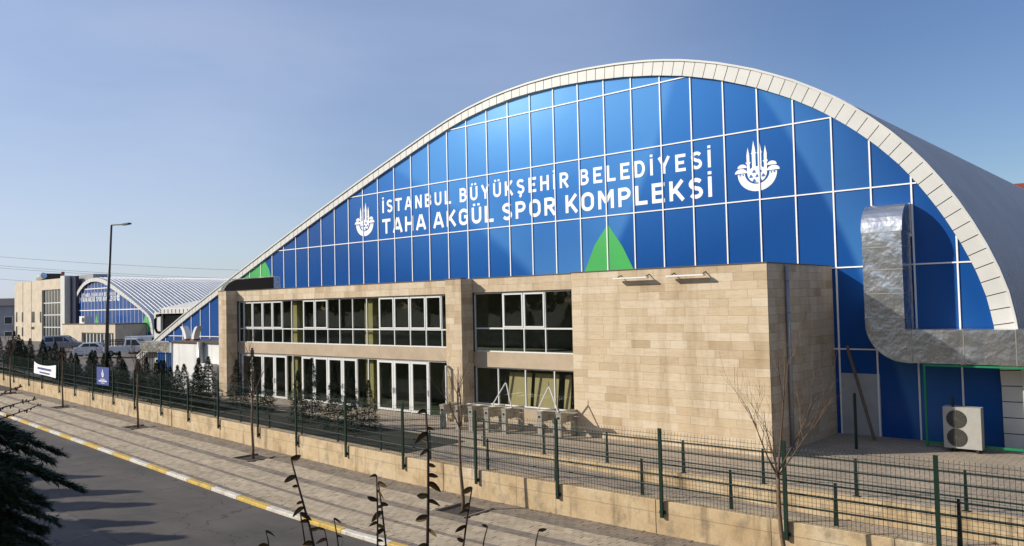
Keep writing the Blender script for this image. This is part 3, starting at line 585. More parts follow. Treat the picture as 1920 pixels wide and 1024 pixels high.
od = MB(); sash(od, 0, 1.15, 0, 2.6, 0, .11, .06); od = od.build('door', 'white', hall, label='white glazed door leaf standing open'); od.location = (XB0 - .1 - hx, yy - .02, .03); od.rotation_euler = (0, 0, R(-78)); MB().box(.1, 1.05, .03, .04, .11, 2.5).build('pane', 'glass', od)
# downpipe, flood lights
dp = MB(); dpx, dpy = XC + .09 - hx, onX(1474, 600, XC)[1] - hy; dp.tube([(dpx, dpy, .05), (dpx, dpy, PZ - .1)], .075, 10)
for z in (1.2, 2.45, 3.7, 4.95, 6.1): dp.tube([(dpx, dpy, z), (dpx, dpy, z + .05)], .09, 10)
dp.build('downpipe', 'pipe', hall, True)
for x0, x1 in ((-18.25, -16.5), (-15.85, -14.1)):
    t = thing('flood_light', 'long grey linear flood light on the travertine wall, ' + ('next to the windows' if x0 < -17 else 'next to the outer corner'), 'light', (x0, Y0 - .28, 6.4), 0, 'linear flood lights')
    MB().box(.1, x1 - x0 - .1, -.1, .1, -.03, .03).build('housing', 'container', t); MB().box(.14, x1 - x0 - .14, -.08, .08, -.038, -.031).build('lens', 'lamp', t)
    for x in (.25, x1 - x0 - .2): MB().bar((x, .0, .03), (x, .28, .12), .03).build('bracket', 'steel_dark', t)

# ------------------------------------------------------------------ ducts by the right flank
dt = thing('ventilation_duct', 'big silver insulated ventilation duct bending down the blue front and off to the right', 'duct', (-9.6, YA - .8, 0))
ox, oy = -9.6, YA - .8; D0, D1 = YA - 1.32 - oy, YA - .12 - oy
vx0, vx1, hz0, hz1 = -10.31 - ox, -8.9 - ox, 3.0, 4.22
poly = [(vx0, 7.9), (vx0, 4.5)] + [(vx0 + 1.45 * (1 - math.cos(R(a))), 4.45 - 1.45 * math.sin(R(a))) for a in range(8, 90, 8)] + [(vx0 + 1.5, hz0), (9.0, hz0), (9.0, hz1), (vx1 + .02, hz1), (vx1, hz1 + .02), (vx1, 7.9)]
MB().prism(poly[::-1], 'y', D0, D1).build('duct_run', 'duct', dt)
el = [(D0, 7.9)] + [(D0 + .95 - .95 * math.cos(R(a)), 7.9 + .0 + 1.1 * math.sin(R(a))) for a in range(10, 91, 10)] + [(YA - .02 - oy, 9.0), (YA - .02 - oy, 7.72), (D1, 7.72), (D1, 7.9)]
MB().prism(el, 'x', vx0 - .03, vx1 + .03).build('elbow', 'duct', dt)
for z in (7.86, 7.3, 6.45, 5.55, 4.62): MB().box(vx0 - .012, vx1 + .012, D0 - .012, D1 + .01, z, z + .03).build('strap', 'steel', dt)
for x in (1.6 + vx0, 2.6, 4.2): MB().box(x, x + .03, D0 - .012, D1 + .01, hz0 - .012, hz1 + .012).build('strap', 'steel', dt)
fr = thing('green_frame', 'green painted steel portal frame carrying the silver duct', 'frame', (-8.3, YA - 1.0, 0))
for a in (0, 3.15): MB().box(a - .035, a + .035, -.335, -.265, 0, 2.9).build('post', 'frame_green', fr)
MB().box(-.035, 3.185, -.34, -.26, 2.9, 2.965).build('beam', 'frame_green', fr); MB().box(-.04, 3.19, -.345, -.255, .12, .2).build('beam', 'frame_green', fr)
ac = thing('air_conditioner', 'white twin-fan outdoor air conditioning unit standing before the dark blue panes', 'air conditioner', (-7.62, 31.5, 0))
MB().box(0, 1.18, 0, .42, .12, 1.55).build('housing', 'acgrey', ac)
for z in (.5, 1.14):
    f = MB(); f.tube([(.42, -.005, z), (.42, -.03, z)], [.31, .31], 20); fo = f.build('fan_grille', 'acdark', ac)
    h2 = MB()
    for a in range(0, 180, 30): h2.bar((.42 - .3 * math.cos(R(a)), -.035, z - .3 * math.sin(R(a))), (.42 + .3 * math.cos(R(a)), -.035, z + .3 * math.sin(R(a))), .012)
    h2.build('guard', 'acdark2', fo)
for x in (.15, 1.0): MB().box(x, x + .08, .02, .4, 0, .12).build('foot', 'steel_dark', ac)
MB().box(-11.78 - hx, -10.25 - hx, YA - .03 - hy, YA - .005 - hy, 0, 2.42).build('white_panel', 'dull', hall)
pk = MB().bar((-11.3, YA - .5, 3.55), (-10.2, YA - 1.1, .02), .11, .05, (0, 1, 0)); pk.build('plank', 'plank', label='dark plank leaning on the wall in the shaded corner', cat='plank')
def pole_thing(p, h): MB().box(p[0] - .04, p[0] + .04, p[1] - .04, p[1] + .04, 0, h).build('bollard_post', 'fgreen', label='thin dark green post standing in the shade by ' + ('the leaning plank' if p[0] < -9 else 'the air conditioning unit'), cat='post', group='thin posts on the plaza')
pole_thing(onz(1606, 842), 2.0); pole_thing(onz(1790, 846), 1.9)

# ------------------------------------------------------------------ turnstiles
def turnstile():
    t = thing('turnstile', 'brushed steel turnstile with open legs and dark reader, on the plaza before the windows', 'turnstile', (0, 0, 0), 0, 'row of turnstiles')
    for y in (0, 1.0): MB().box(-.12, .12, y, y + .14, 0, .98).build('leg', 'steel', t)
    MB().box(-.13, .13, -.02, 1.16, .98, 1.06).build('top', 'steel', t); MB().box(-.09, .09, .14, 1.0, .62, .96).build('cabinet', 'steel', t)
    MB().box(-.05, .05, -.012, -.002, .78, .86).build('reader', 'black', t)
    a = MB()
    for k in range(3): a.tube([(.14, .55, .86), (.14 + .42 * math.cos(R(120 * k - 20)) * .9 + .1, .55 + .1 * math.sin(R(120 * k)), .86 - .38 * max(0, math.sin(R(60 * k))))], .018, 6)
    a.build('arm', 'steel', t); return t
tp = turnstile()
for i, px in enumerate((829, 858, 882, 912, 945, 1012, 1048)):
    o = tp if i == 0 else copy_tree(tp); p = onz(px, 803 + (px - 829) * .09, 0); o.location = (p[0], p[1], 0); o.rotation_euler = (0, 0, random.uniform(-.06, .06))
for (fa, fb_, ap) in (((920, 759), (962, 759), (948, 718)), ((1006, 766), (1049, 768), (1029, 725.5))):
    A, B, C = (onY(*q_, 26.0) for q_ in (fa, fb_, ap)); left_ = fa[0] < 950
    t = thing('barrier_trestle', 'white A-shaped tube trestle standing on the turnstiles, ' + ('closer to the stone pillar' if left_ else 'closer to the big stone wall'), 'trestle', (C[0], 26.0, 1.06), 0, 'white trestles'); hz_ = C[2] - 1.06
    MB().tube([(A[0] - C[0], .1, .02), (-.05, 0, hz_ - .06), (0, 0, hz_), (.05, 0, hz_ - .06), (B[0] - C[0], -.1, .02)], .028, 8).build('frame', 'white', t); MB().tube([(0, 0, hz_), (0, 0, hz_ + .2)], .012, 6).build('hook', 'steel_dark', t)
MB().box(-25.6, -19.6, 25.95, 26.15, 1.064, 1.10).build('bench_board', 'steel', label='grey board lying across the turnstiles under the low window', cat='board')

# ------------------------------------------------------------------ mesh fence on the retaining wall
fence = thing('mesh_fence', 'dark green welded mesh fence on tall posts along the retaining wall', 'fence', (0, 19.4, 0))
fx = [onz(x, y, -.38)[0] for x, y in ((13, 712), (34.4, 716), (58, 722.7), (83.8, 728), (111.7, 735.6), (142.4, 742), (176.6, 749.5), (214, 758), (255.6, 766.7), (303, 778), (356, 789), (416, 801), (487, 818), (565, 833), (660, 853), (771, 875), (902.6, 902.6), (1058.6, 929), (1251, 964), (1487, 1003), (1779, 1045))] + [-1.6, 1.8, 5.2]
for x in fx: MB().box(x - .045, x + .045, S(x) - .06, S(x) + .0, -.42, 2.0).build('post', 'fgreen', fence); 
br_ = MB()
for x in fx: br_.box(x - .09, x + .09, S(x) - .012, S(x) + .035, -.32, -.24)
br_.build('wall_bracket', 'fgreen', fence, kind='stuff')
def mesh_panel(a, e):
    b = MB(); r = .0052; zs = [.08, .28, .48, .68, .76, .84, 1.04, 1.24, 1.44, 1.64, 1.74, 1.84]; n = max(2, int((e - a) / .1)); bend = {.68: 0, .76: -.035, .84: 0, 1.64: 0, 1.74: -.035, 1.84: 0}
    for i in range(n + 1):
        x = a + (e - a) * i / n; y = S(x) + .01
        pts = [(.05, 0), (.68, 0), (.76, -.035), (.84, 0), (1.64, 0), (1.74, -.035), (1.84, 0), (1.92, 0)]
        if a < -45: pts = [(.05, 0), (1.92, 0)]
        b.tube([(x, y + d, z) for z, d in pts], r, 3, False)
    for z in zs: b.tube([(a, S(a) + .01 + bend.get(z, 0), z), (e, S(e) + .01 + bend.get(z, 0), z)], r, 3, False)
    b.build('mesh_panel', 'fgreen', fence)
fx.sort()
for a, e in zip(fx[:-1], fx[1:]): mesh_panel(a + .04, e - .04)
# handrails
def railing(posts, y0, label, name, end):
    t = thing(name, label, 'railing', (0, y0, 0))
    for x in posts: MB().prism([(x - .05, 0), (x + .05, 0), (x + .028, 1.04), (x - .028, 1.04)], 'y', S(x) - .02 if end else -.02, S(x) + .02 if end else .02).build('post', 'rgreen', t); 
    pl = MB()
    for x in posts: pl.box(x - .11, x + .11, (S(x) if end else 0) - .06, (S(x) if end else 0) + .06, .0, .016)
    pl.build('foot_plate', 'rgreen', t, kind='stuff')
    for z in (.36, .66, .97): MB().tube([(x, (S(x) if end else 0) - .045, z) for x in ([posts[0] - .1] + list(posts) + [posts[-1] + .1])], .024, 7).build('rail', 'rgreen', t)
r1 = sorted([onz(x, b, .02)[0] for x, b in ((635, 828), (715, 844), (808, 861), (917, 880), (1042, 902), (1204, 928), (1371, 955), (1573, 984), (1806, 1019))] + [-1.9, .9])
while r1[0] > -92: r1.insert(0, r1[0] - 2.95)
railing(r1, 19.72, 'dark green three-bar handrail on the retaining wall just behind the mesh fence', 'handrail', True)
r2 = sorted([onz(x, b, .02)[0] for x, b in ((906, 836), (1015, 852), (1133, 868.5), (1271, 890), (1427, 908.6), (1607, 930), (1813, 957.6))] + [-2.5, .3])
railing(r2, 23.0, 'dark green three-bar handrail on the low ramp wall before the plaza', 'handrail', False)

# banners on the fence
def fence_x(px, py):
    X = -50.
    for _ in range(8): X = onY(px, py, 19.25 + S(X))[0]
    return X
BX1, BX2 = fence_x(84, 697), fence_x(193, 712)
bn = thing('banner', 'white sagging cloth banner with blue writing tied to the mesh fence', 'banner', (BX1, 19.25 + S(BX1), 0))
b = MB(); n = 12
for i in range(n + 1): t = i / n; sag = .28 * 4 * t * (1 - t) * (1 - .5 * t); x = -3.1 + 6.2 * t; b.v += [(x, -.12 * math.sin(t * 9) * .3 - S(BX1) + S(x + BX1), 1.72 - .08 * t - sag), (x, -.1 * math.sin(t * 7 + 1) * .3 - S(BX1) + S(x + BX1), .78 - .1 * t)]
b.f = [(2 * i, 2 * i + 1, 2 * i + 3, 2 * i + 2) for i in range(n)]; b.build('cloth', 'banner', bn)
b = MB()
for (z, x0, x1, hh) in ((1.28, -1.9, 1.9, .16), (1.0, -1.3, 1.3, .12)):
    x = x0
    while x < x1: w = random.uniform(.09, .2); tt = (x + 3.1) / 6.2; yb = -S(BX1) + S(x + BX1) - .06; zz = z - .08 * tt - .1; b.add([(x, yb, zz), (x + w, yb, zz), (x + w, yb, zz + hh), (x, yb, zz + hh)], [(0, 1, 2, 3)]); x += w + .06
b.build('writing', 'inkd', bn, kind='stuff')
b2 = thing('banner', 'blue upright banner with white emblem and lettering hung on the mesh fence', 'banner', (BX2, 19.25 + S(BX2), 0))
MB().box(-.95, .95, -.015, .0, .78, 1.94).build('cloth', 'bannerb', b2)
emblem(0, 1.28, .56, -.02, b2, 0, 0, 'lettering', 'bannerb', .8)
b = MB()
for z, hh, x0, x1 in ((1.13, .05, -.3, .3), (.98, .11, -.6, .6), (.88, .04, -.25, .25)):
    x = x0
    while x < x1: w = random.uniform(.05, .1); b.add([(x, -.022, z), (x + w, -.022, z), (x + w, -.022, z + hh), (x, -.022, z + hh)], [(0, 1, 2, 3)]); x += w + .025
b.build('writing', 'lettering', b2, kind='stuff')

# ------------------------------------------------------------------ vegetation
def branchy(b, p, d, L, r, depth, spread=.5, up=.25, seg=4):
    pts = [p]; rad = [r]; q = p.copy(); dd = d.copy()
    for i in range(seg):
        dd = (dd + Vector((random.uniform(-.16, .16), random.uniform(-.16, .16), random.uniform(-.05, .1) + up * .18))).normalized(); q = q + dd * (L / seg); pts.append(q.copy()); rad.append(max(r * (1 - .72 * (i + 1) / seg), .0022))
    b.tube(pts, rad, 5 if depth > 1 else 3, False)
    if depth > 0:
        for k in range(random.randint(3, 5) if depth > 1 else random.randint(3, 6)):
            t = random.uniform(.3, 1.) * seg; i = min(int(t), seg - 1); o = pts[i].lerp(pts[i + 1], t - i); a = random.uniform(0, 6.28)
            nd = (dd + Vector((math.cos(a), math.sin(a), random.uniform(-.1, .35))) * spread * 1.5).normalized(); branchy(b, o, nd, L * random.uniform(.42, .68), max(rad[i] * .55, .0025), depth - 1, spread, up, 3)
def bare_tree(x, y, h_trunk, h_top, lean, label):
    t = thing('street_tree', label, 'tree', (x, y, SW - .05), 0, 'bare street trees')
    tr = MB(); top = Vector((lean[0], lean[1], h_trunk)); pts = [Vector((0, 0, 0)).lerp(top, k / 6) + Vector((math.sin(k * 1.3) * .015, math.cos(k) * .015, 0)) for k in range(7)]
    tr.tube(pts, [.062 - .022 * k / 6 for k in range(7)], 9); tr.build('trunk', 'bark', t, True)
    b = MB(); hh = h_top - h_trunk
    branchy(b, pts[-1], Vector((lean[0] * .1, 0, 1)).normalized(), hh * .95, .034, 2, .42, .5)
    wide = .58 if x > -10 else .38
    for k in range(6 if x > -10 else 4): a = k * (1.05 if x > -10 else 1.6) + random.uniform(-.3, .3); branchy(b, pts[-1] + Vector((0, 0, random.uniform(-.15, .1))), Vector((math.cos(a) * wide, math.sin(a) * wide, .8)).normalized(), hh * random.uniform(.5, .8), .022, 2, .4 if x > -10 else .3, .35)
    b.build('crown', 'twig', t)
specs = [(-7.75, 2.35, 5.2, (-.14, 0), 'bare young street tree with the widest crown, before the stone corner'), (-18.1, 2.55, 4.6, (-.12, 0), 'bare slim street tree standing before the turnstiles'), (-31.8, 2.7, 5.0, (-.02, 0), 'bare street tree standing before the glass doors'),
         (-45.7, 3.0, 4.9, (0, 0), 'bare thin street tree near the blue banner'), (-60.1, 3.0, 4.9, (0, 0), 'bare thin street tree right of the white banner'), (-74.8, 3.0, 4.9, (0, 0), 'bare thin street tree left of the white banner')]
for x, a, h, ln, lb in specs:
    bare_tree(x, 18.05 + S(x), a, h, ln, lb)
    pt = MB().box(x - .66, x + .66, 18.05 + S(x) - .6, 18.05 + S(x) + .6, SW - .12, SW - .06); pt.build('tree_pit', 'soil', kind='structure')
    e = MB(); cy = 18.05 + S(x)
    for q in ((x - .7, x + .7, cy - .68, cy - .61), (x - .7, x + .7, cy + .61, cy + .68), (x - .7, x - .63, cy - .61, cy + .61), (x + .63, x + .7, cy - .61, cy + .61)): e.box(*q, SW - .1, SW + .035)
    e.build('pit_edging', 'pav_dark', kind='structure')
lt_ = MB(); rl = random.Random(9)
for i in range(900):
    x_ = rl.uniform(-70, -4); c_ = rl.random()
    y_ = (19.42 - abs(rl.gauss(0, .16))) if c_ < .55 else (18.05 + rl.uniform(-.7, .7) if c_ < .7 else 14.62 + abs(rl.gauss(0, .25))) if c_ < .9 else rl.uniform(14.7, 19.3)
    if .55 <= c_ < .7: x_ = rl.choice(pits) + rl.uniform(-.8, .8)
    a_ = rl.uniform(0, 6.28); L_ = rl.uniform(.02, .055); d_ = Vector((math.cos(a_), math.sin(a_), rl.uniform(-.2, .5))) * L_; e_ = Vector((-math.sin(a_), math.cos(a_), rl.uniform(0, .5))) * L_ * .5; p_ = Vector((x_, y_ + S(x_), SW + .012)); k = len(lt_.v); lt_.v += [tuple(p_ - d_ * .5), tuple(p_ + e_), tuple(p_ + d_), tuple(p_ - e_)]; lt_.f.append((k, k + 1, k + 2, k + 3))
lt_.build('leaf_litter', 'budleaf', label='dry leaf litter scattered along the wall foot and kerb', cat='litter', kind='stuff')
def conifer_mesh(h, r0, n, seed, blade=.12):
    rr = random.Random(seed); b = MB()
    for i in range(n):
        t = rr.random() ** .85; z = .08 + t * (h - .12); rad = r0 * (1 - t) ** .95 * (1 + .28 * math.sin(z * 40 / h + seed) + .18 * math.sin(seed * 2 + 3 * t)) + .02; a = rr.uniform(0, 6.283); q = rr.uniform(.25, 1.) ** .6
        c = Vector((math.cos(a) * rad * q, math.sin(a) * rad * q, z - .12 * q * rad)); d = Vector((math.cos(a), math.sin(a), rr.uniform(-.25, .45))).normalized()
        L = blade * rr.uniform(.7, 1.7) * (1 - .5 * t); s = d.cross(Vector((0, 0, 1))).normalized(); w = L * .4
        for sg in (-1, 0, 1):
            dd = (d + s * sg * .55 + Vector((0, 0, rr.uniform(-.15, .15)))).normalized(); sd_ = dd.cross(Vector((rr.uniform(-.3, .3), rr.uniform(-.3, .3), 1))).normalized() * w * .5; k = len(b.v); b.v += [tuple(c - sd_), tuple(c + dd * L), tuple(c + sd_)]; b.f.append((k, k + 1, k + 2))
    return b
cms = [conifer_mesh(2.5, .85, 3000, k, .125).mesh('crown', 'conifer') for k in range(4)]
tme = MB().tube([(0, 0, 0), (0, 0, 1.7)], [.035, .012], 6).mesh('trunk', 'bark')
spots = []
for px_, py_ in ((444, 766), (474, 768), (503, 773), (559, 790), (586, 792), (628, 802), (659, 808), (692, 806)):
    p_ = onz(px_, py_, 0); spots.append((p_[0], min(max(p_[1], 20.6 + S(p_[0])), 23.4 + S(p_[0]))))
x = spots[0][0] - 1.2
while x > -92: spots.append((x, 20.75 + S(x) + random.uniform(-.25, .3) + (.6 if len(spots) % 3 == 1 else 0))); x -= random.uniform(.85, 1.4)
for i, (x, y_) in enumerate(spots):
    lb_ = 'slim dark conifer standing before the glass doors behind the mesh fence' if i < 8 else 'dark conifer of the dense row between the fence and the plant container' if x > -62 else 'dark conifer of the dense row between the fence and the parking lot'
    t = thing('conifer_shrub', lb_, 'conifer', (x, y_, lot(x) - .02), random.uniform(0, 6), 'conifers before the doors' if i < 8 else 'conifers along the fence by the container' if x > -62 else 'conifers along the fence by the lot')
    s = random.uniform(.82, 1.15) * (1.12 if i < 8 else 1.02); sl_ = .62 if i < 8 else .85; t.scale = (s * sl_, s * sl_, s * random.uniform(.9, 1.12)); link('crown', cms[i % 4], t); link('trunk', tme, t)
# foreground: tall conifers on the near bank, mostly outside the frame; their shade falls across the road
def spruce(loc, h, r0, n, label, seed, blade=.3):
    t = thing('spruce_tree', label, 'conifer', loc, 0, 'spruces on the near bank'); link('crown', conifer_mesh(h, r0, n, seed, blade).mesh('crown', 'conifer_dark'), t); MB().tube([(0, 0, -.4), (0, 0, h * .9)], [.16, .03], 8).build('trunk', 'bark_dark', t); return t
LBS = ['shortest dark spruce of the near bank row, shading the road edge', 'dark spruce next to the shortest one of the near bank row', 'dark spruce in the middle of the near bank row', 'broad dark spruce past the middle of the near bank row', 'tallest dark spruce of the near bank row', 'dark spruce at the far end of the near bank row']
for k_, (x_, h2_) in enumerate(((-27.5, 3.4), (-30.2, 4.2), (-33., 4.5), (-35.8, 4.8), (-39., 5.4), (-42.5, 5.0))): spruce((x_, 3.2 + S(x_) + (k_ % 2) * .5, -.9), h2_ + .8, 2.2, 5200, LBS[k_], 11 + k_)
# near spruce with long drooping sprays reaching into view
ns = thing('spruce_tree', 'near dark spruce with drooping sprays above the road edge', 'conifer', tuple(atd(-900, 900, 5.2)[:2]) + (1.6,)); NX = np.array(ns.location)
MB().tube([(0, 0, -.5), (0, 0, 7.0)], [.2, .04], 8).build('trunk', 'bark_dark', ns)
b = MB(); rr = random.Random(5)
def spray(p0, p1, n, L):
    p0, p1 = Vector(p0), Vector(p1); ax = (p1 - p0); right = Vector(tuple(RM[0])); upv = Vector((0, 0, 1))
    pts = [p0.lerp(p1, t / 8) + upv * (.16 * math.sin(t / 8 * 3.14)) for t in range(9)]; b.tube(pts, [.014 * (1 - t / 9) + .003 for t in range(9)], 4, False)
    for i in range(n):
        t = rr.uniform(.12, 1.); k = min(int(t * 8), 7); c = pts[k].lerp(pts[k + 1], t * 8 - k); d = ax.normalized(); side_ = Vector((rr.uniform(-1, 1), rr.uniform(-1, 1), rr.uniform(-.75, .45))).normalized()
        e = (d * rr.uniform(.7, 1.2) + side_ * 1.05 * (1.3 - t)).normalized(); ll = L * rr.uniform(.5, 1.2) * (1.15 - .6 * t)
        sd_ = e.cross(Vector((rr.uniform(-1, 1), rr.uniform(-1, 1), 1))).normalized() * .006; q = len(b.v); tip = c + e * ll - upv * ll * .18; b.v += [tuple(c - sd_), tuple(c + e * ll * .55), tuple(tip), tuple(c + sd_)]; b.f.append((q, q + 1, q + 2, q + 3))
        for kk in range(6):
            c2 = c + e * ll * rr.uniform(.25, .9); e2 = (e + Vector((rr.uniform(-1, 1), rr.uniform(-1, 1), rr.uniform(-1, .6))) * .7).normalized(); l2 = ll * .42; s2 = e2.cross(Vector((.2, .3, 1))).normalized() * .005; q = len(b.v); b.v += [tuple(c2 - s2), tuple(c2 + e2 * l2), tuple(c2 + s2)]; b.f.append((q, q + 1, q + 2))
for (tx, ty, dp) in ((156, 905, 5.2), (120, 838, 5.4), (104, 852, 5.0), (60, 806, 5.6), (112, 880, 5.3), (96, 935, 5.0), (110, 965, 4.8), (78, 985, 5.2), (20, 800, 5.8), (88, 1010, 4.9), (60, 1030, 5.1), (30, 930, 5.5), (40, 960, 5.1), (10, 880, 5.4), (50, 890, 5.3), (5, 1000, 5.0), (70, 920, 5.5), (-30, 850, 5.6), (-20, 950, 5.2)) + tuple((rr.uniform(-10, 92), rr.uniform(885, 1060), rr.uniform(4.7, 5.5)) for _ in range(22)):
    e = atd(tx - 12, ty + 12, dp) - NX; s0 = np.array((e[0] * .18, e[1] * .18, e[2] + .35)); s0 = e + (s0 - e) * .55; spray(s0, e, 620, .15)
b.build('sprays', 'conifer_dark', ns)
link('crown', conifer_mesh(7.2, 1.9, 6000, 21, .3).mesh('crown', 'conifer_dark'), ns)
# unseen trees added behind the viewpoint to darken window reflections and sky fill
def added_tree(x, y, h, r, seed, lb='unseen leafy dark tree added on the bank behind the viewpoint to darken the window reflections', gr='added tree belt on the bank', z0=2.8):
    rr_ = random.Random(seed); t = thing('added_tree', lb, 'tree', (x, y, z0), 0, gr); b = MB()
    for i in range(2600):
        a = rr_.uniform(0, 6.283); u_ = rr_.uniform(-1, 1); q = rr_.random() ** .4; w_ = math.sqrt(1 - u_ * u_); rad = r * (1 + .25 * math.sin(a * 3 + seed) * w_ + .2 * math.sin(u_ * 7 + seed)); c = Vector((math.cos(a) * w_ * rad * q, math.sin(a) * w_ * rad * q, h * .56 + u_ * h * .42 * q)); d = Vector((rr_.uniform(-1, 1), rr_.uniform(-1, 1), rr_.uniform(-1, 1))).normalized(); e = d.cross(Vector((.3, .5, .8))).normalized(); L = rr_.uniform(.25, .5); k = len(b.v); b.v += [tuple(c - d * L), tuple(c + e * L * .6), tuple(c + d * L), tuple(c - e * L * .6)]; b.f.append((k, k + 1, k + 2, k + 3))
    b.build('crown', 'conifer_dark', t); MB().tube([(0, 0, -.5), (0, 0, h * .6)], [.25, .1], 8).build('trunk', 'bark_dark', t)
for i in range(26): added_tree(-158 + i * 7.2 + random.uniform(-1, 1), -15 + random.uniform(-2, 2), random.uniform(9.5, 12.5), random.uniform(3.6, 4.6), 40 + i)
for i in range(9):  # unseen row added to deepen the shade on the right flank
    t_ = added_tree(6.5 + random.uniform(0, 4), 21 + i * 4.4, random.uniform(9, 12), random.uniform(2.8, 3.4), 80 + i, 'unseen dense dark tree added right of the plaza to block sky light and bounce', 'added trees along the right boundary', -.1)
# shoots of a shrub on the near bank
def shoot(pix, dep, rad, label, n_leaf, seed):
    rr = random.Random(seed); P = [Vector(tuple(atd(px, py, dep))) for px, py in pix]; base = P[0]; foot = base - Vector((0, 0, max(.2, base.z - 2.6)))
    t = thing('shrub_shoot', label, 'shrub', tuple(foot), 0, 'leafy shoots on the near bank'); pts = [Vector((0, 0, 0)), (base - foot) * .5 + Vector((.01, .01, 0))] + [p - foot for p in P]
    n = len(pts); MB().tube(pts, [rad * .85 * (1 - .6 * i / n) for i in range(n)], 7).build('stem', 'bark_dark', t, True)
    right, up = Vector(tuple(RM[0])), Vector((0, 0, 1)); fwd = Vector(tuple(RM[2]))
    tot = [p - foot for p in P]; segs = len(tot) - 1
    for i in range(n_leaf):
        u = min(max((i + .4 + rr.uniform(-.4, .4)) / n_leaf, .02), .99) * segs; k = min(int(u), segs - 1); c = tot[k].lerp(tot[k + 1], u - k); sg = 1 if ((i + seed) % 2) ^ (rr.random() < .22) else -1
        if i == n_leaf - 1: c = tot[-1]
        L = rr.uniform(.03, .058); dr = (right * sg + fwd * rr.uniform(-.5, .5) + up * rr.uniform(-.5, .75)).normalized(); lf = MB(); nn = fwd * rr.uniform(.5, 1.) + up * rr.uniform(.1, .5); wd = (dr.cross(nn)).normalized()
        m_ = 6; droop = rr.uniform(-.1, .7)
        for j in range(m_ + 1):
            s = j / m_; w = .29 * L * rr.uniform(.97, 1.03) * math.sin(math.pi * min(1, s * .86 + .12)) ** .7; p = c + dr * (L * s) - up * (droop * L * s * s); lf.v += [tuple(p - wd * w - fwd * w * .5), tuple(p), tuple(p + wd * w - fwd * w * .5)]
        for j in range(m_): a = 3 * j; lf.f += [(a, a + 1, a + 4, a + 3), (a + 1, a + 2, a + 5, a + 4)]
        lf.build('leaf', 'budleaf', t)
SH = [(((592, 1040), (580, 985), (562, 920), (546, 862)), 3.6, .009, 'tall leaning leafy shoot left of the thickest one', 9), (((575, 1040), (569, 1000), (563, 962)), 3.7, .007, 'short side shoot crossing the leaning shoot', 2),
      (((708, 1045), (708, 960), (706, 892)), 3.9, .008, 'slim upright leafy shoot, one of a pair', 8), (((726, 1045), (717, 960), (709, 905)), 3.95, .008, 'slim upright leafy shoot, one of a pair', 5),
      (((801, 1050), (803, 940), (803, 850), (799, 772)), 3.3, .0105, 'thickest and tallest upright leafy shoot', 14), (((866, 1045), (876, 970), (885, 914)), 3.8, .008, 'slender leafy shoot right of the thickest one', 6),
      (((903, 1045), (908, 1010), (914, 988)), 3.9, .006, 'small leafy shoot tip beside the slender shoot', 2), (((1003, 1045), (1005, 1015), (1010, 994)), 3.7, .006, 'single leafy shoot tip standing apart before the pavement', 2),
      (((505, 1045), (503, 1015), (498, 996)), 3.8, .006, 'single leafy shoot tip before the asphalt', 3), (((617, 1045), (613, 1015), (608, 992)), 3.8, .006, 'short leafy shoot tip beside the leaning shoot', 3), (((637, 1045), (632, 1005), (626, 972)), 3.8, .006, 'short forked-looking leafy shoot before the kerb', 3)]
for i, (px, dp_, r_, lb, nl) in enumerate(SH): shoot(px, dp_, r_, lb, nl, i + 3)
tw = thing('twig_shrub', 'thin budding twigs reaching over the sidewalk from the near spruce side', 'shrub', tuple(atd(-60, 830, 4.5)[:2]) + (2.8,)); TW = np.array(tw.location)
b = MB(); bud = MB(); b.tube([(0, 0, 0), tuple(atd(-60, 800, 4.5) - TW)], .012, 6)
for pts in (((-60, 800), (0, 786), (40, 772), (78, 758)), ((-60, 795), (0, 766), (30, 757), (70, 748)), ((-60, 790), (-5, 745), (15, 732), (42, 725))):
    P = [atd(x, y, 4.5) - TW for x, y in pts]; b.tube([tuple(p) for p in P], [.0045, .004, .003, .002], 5)
    for k in range(14): t = random.uniform(.8, 3); i = min(int(t), 2); p = P[i] + (P[i + 1] - P[i]) * (t - i); bud.tube([tuple(p), tuple(p + np.array((random.uniform(-.01, .01), 0, random.uniform(-.02, .018))))], [.0055, .003], 5)
b.build('stem', 'bark_dark', tw); bud.build('bud', 'budleaf', tw, kind='stuff')

# ------------------------------------------------------------------ left background
# street lamp inside the fence
lp = onz(199, 735, -.1); lt = onY(209, 422, lp[1]); lm = thing('street_lamp', 'tall dark street lamp with a single outreach arm beside the conifers', 'street lamp', (lp[0], lp[1], 0))
hL = lt[2]; MB().tube([(0, 0, 0), (.3, 0, hL * .5), (lt[0] - lp[0], 0, hL)], [.14, .11, .07], 10).build('pole', 'lamp_pole', lm, True)
e = onY(243, 419, lp[1]); MB().tube([(lt[0] - lp[0], 0, hL), (e[0] - lp[0] - .9, 0, e[2])], .045, 8).build('arm', 'lamp_pole', lm); MB().box(e[0] - lp[0] - 1.0, e[0] - lp[0], -.13, .13, e[2] - .06, e[2] + .05).build('lamp_head', 'lamp_pole', lm)
# power lines
for ya, yb, dp in ((460, 481, 240), (477, 497, 240), (483, 500, 250), (505, 521, 260)):
    a = atd(-400, ya - 18, dp); c = atd(1100, yb + 26, dp); mid = [a + (c - a) * t - np.array((0, 0, 9 * 4 * t * (1 - t) * .5)) for t in np.linspace(0, 1, 24)]
    MB().tube([tuple(p) for p in mid], .035, 4, False).build('power_line', 'wire', label='thin power cable strung across the pale sky behind the halls', cat='cable', group='power cables')
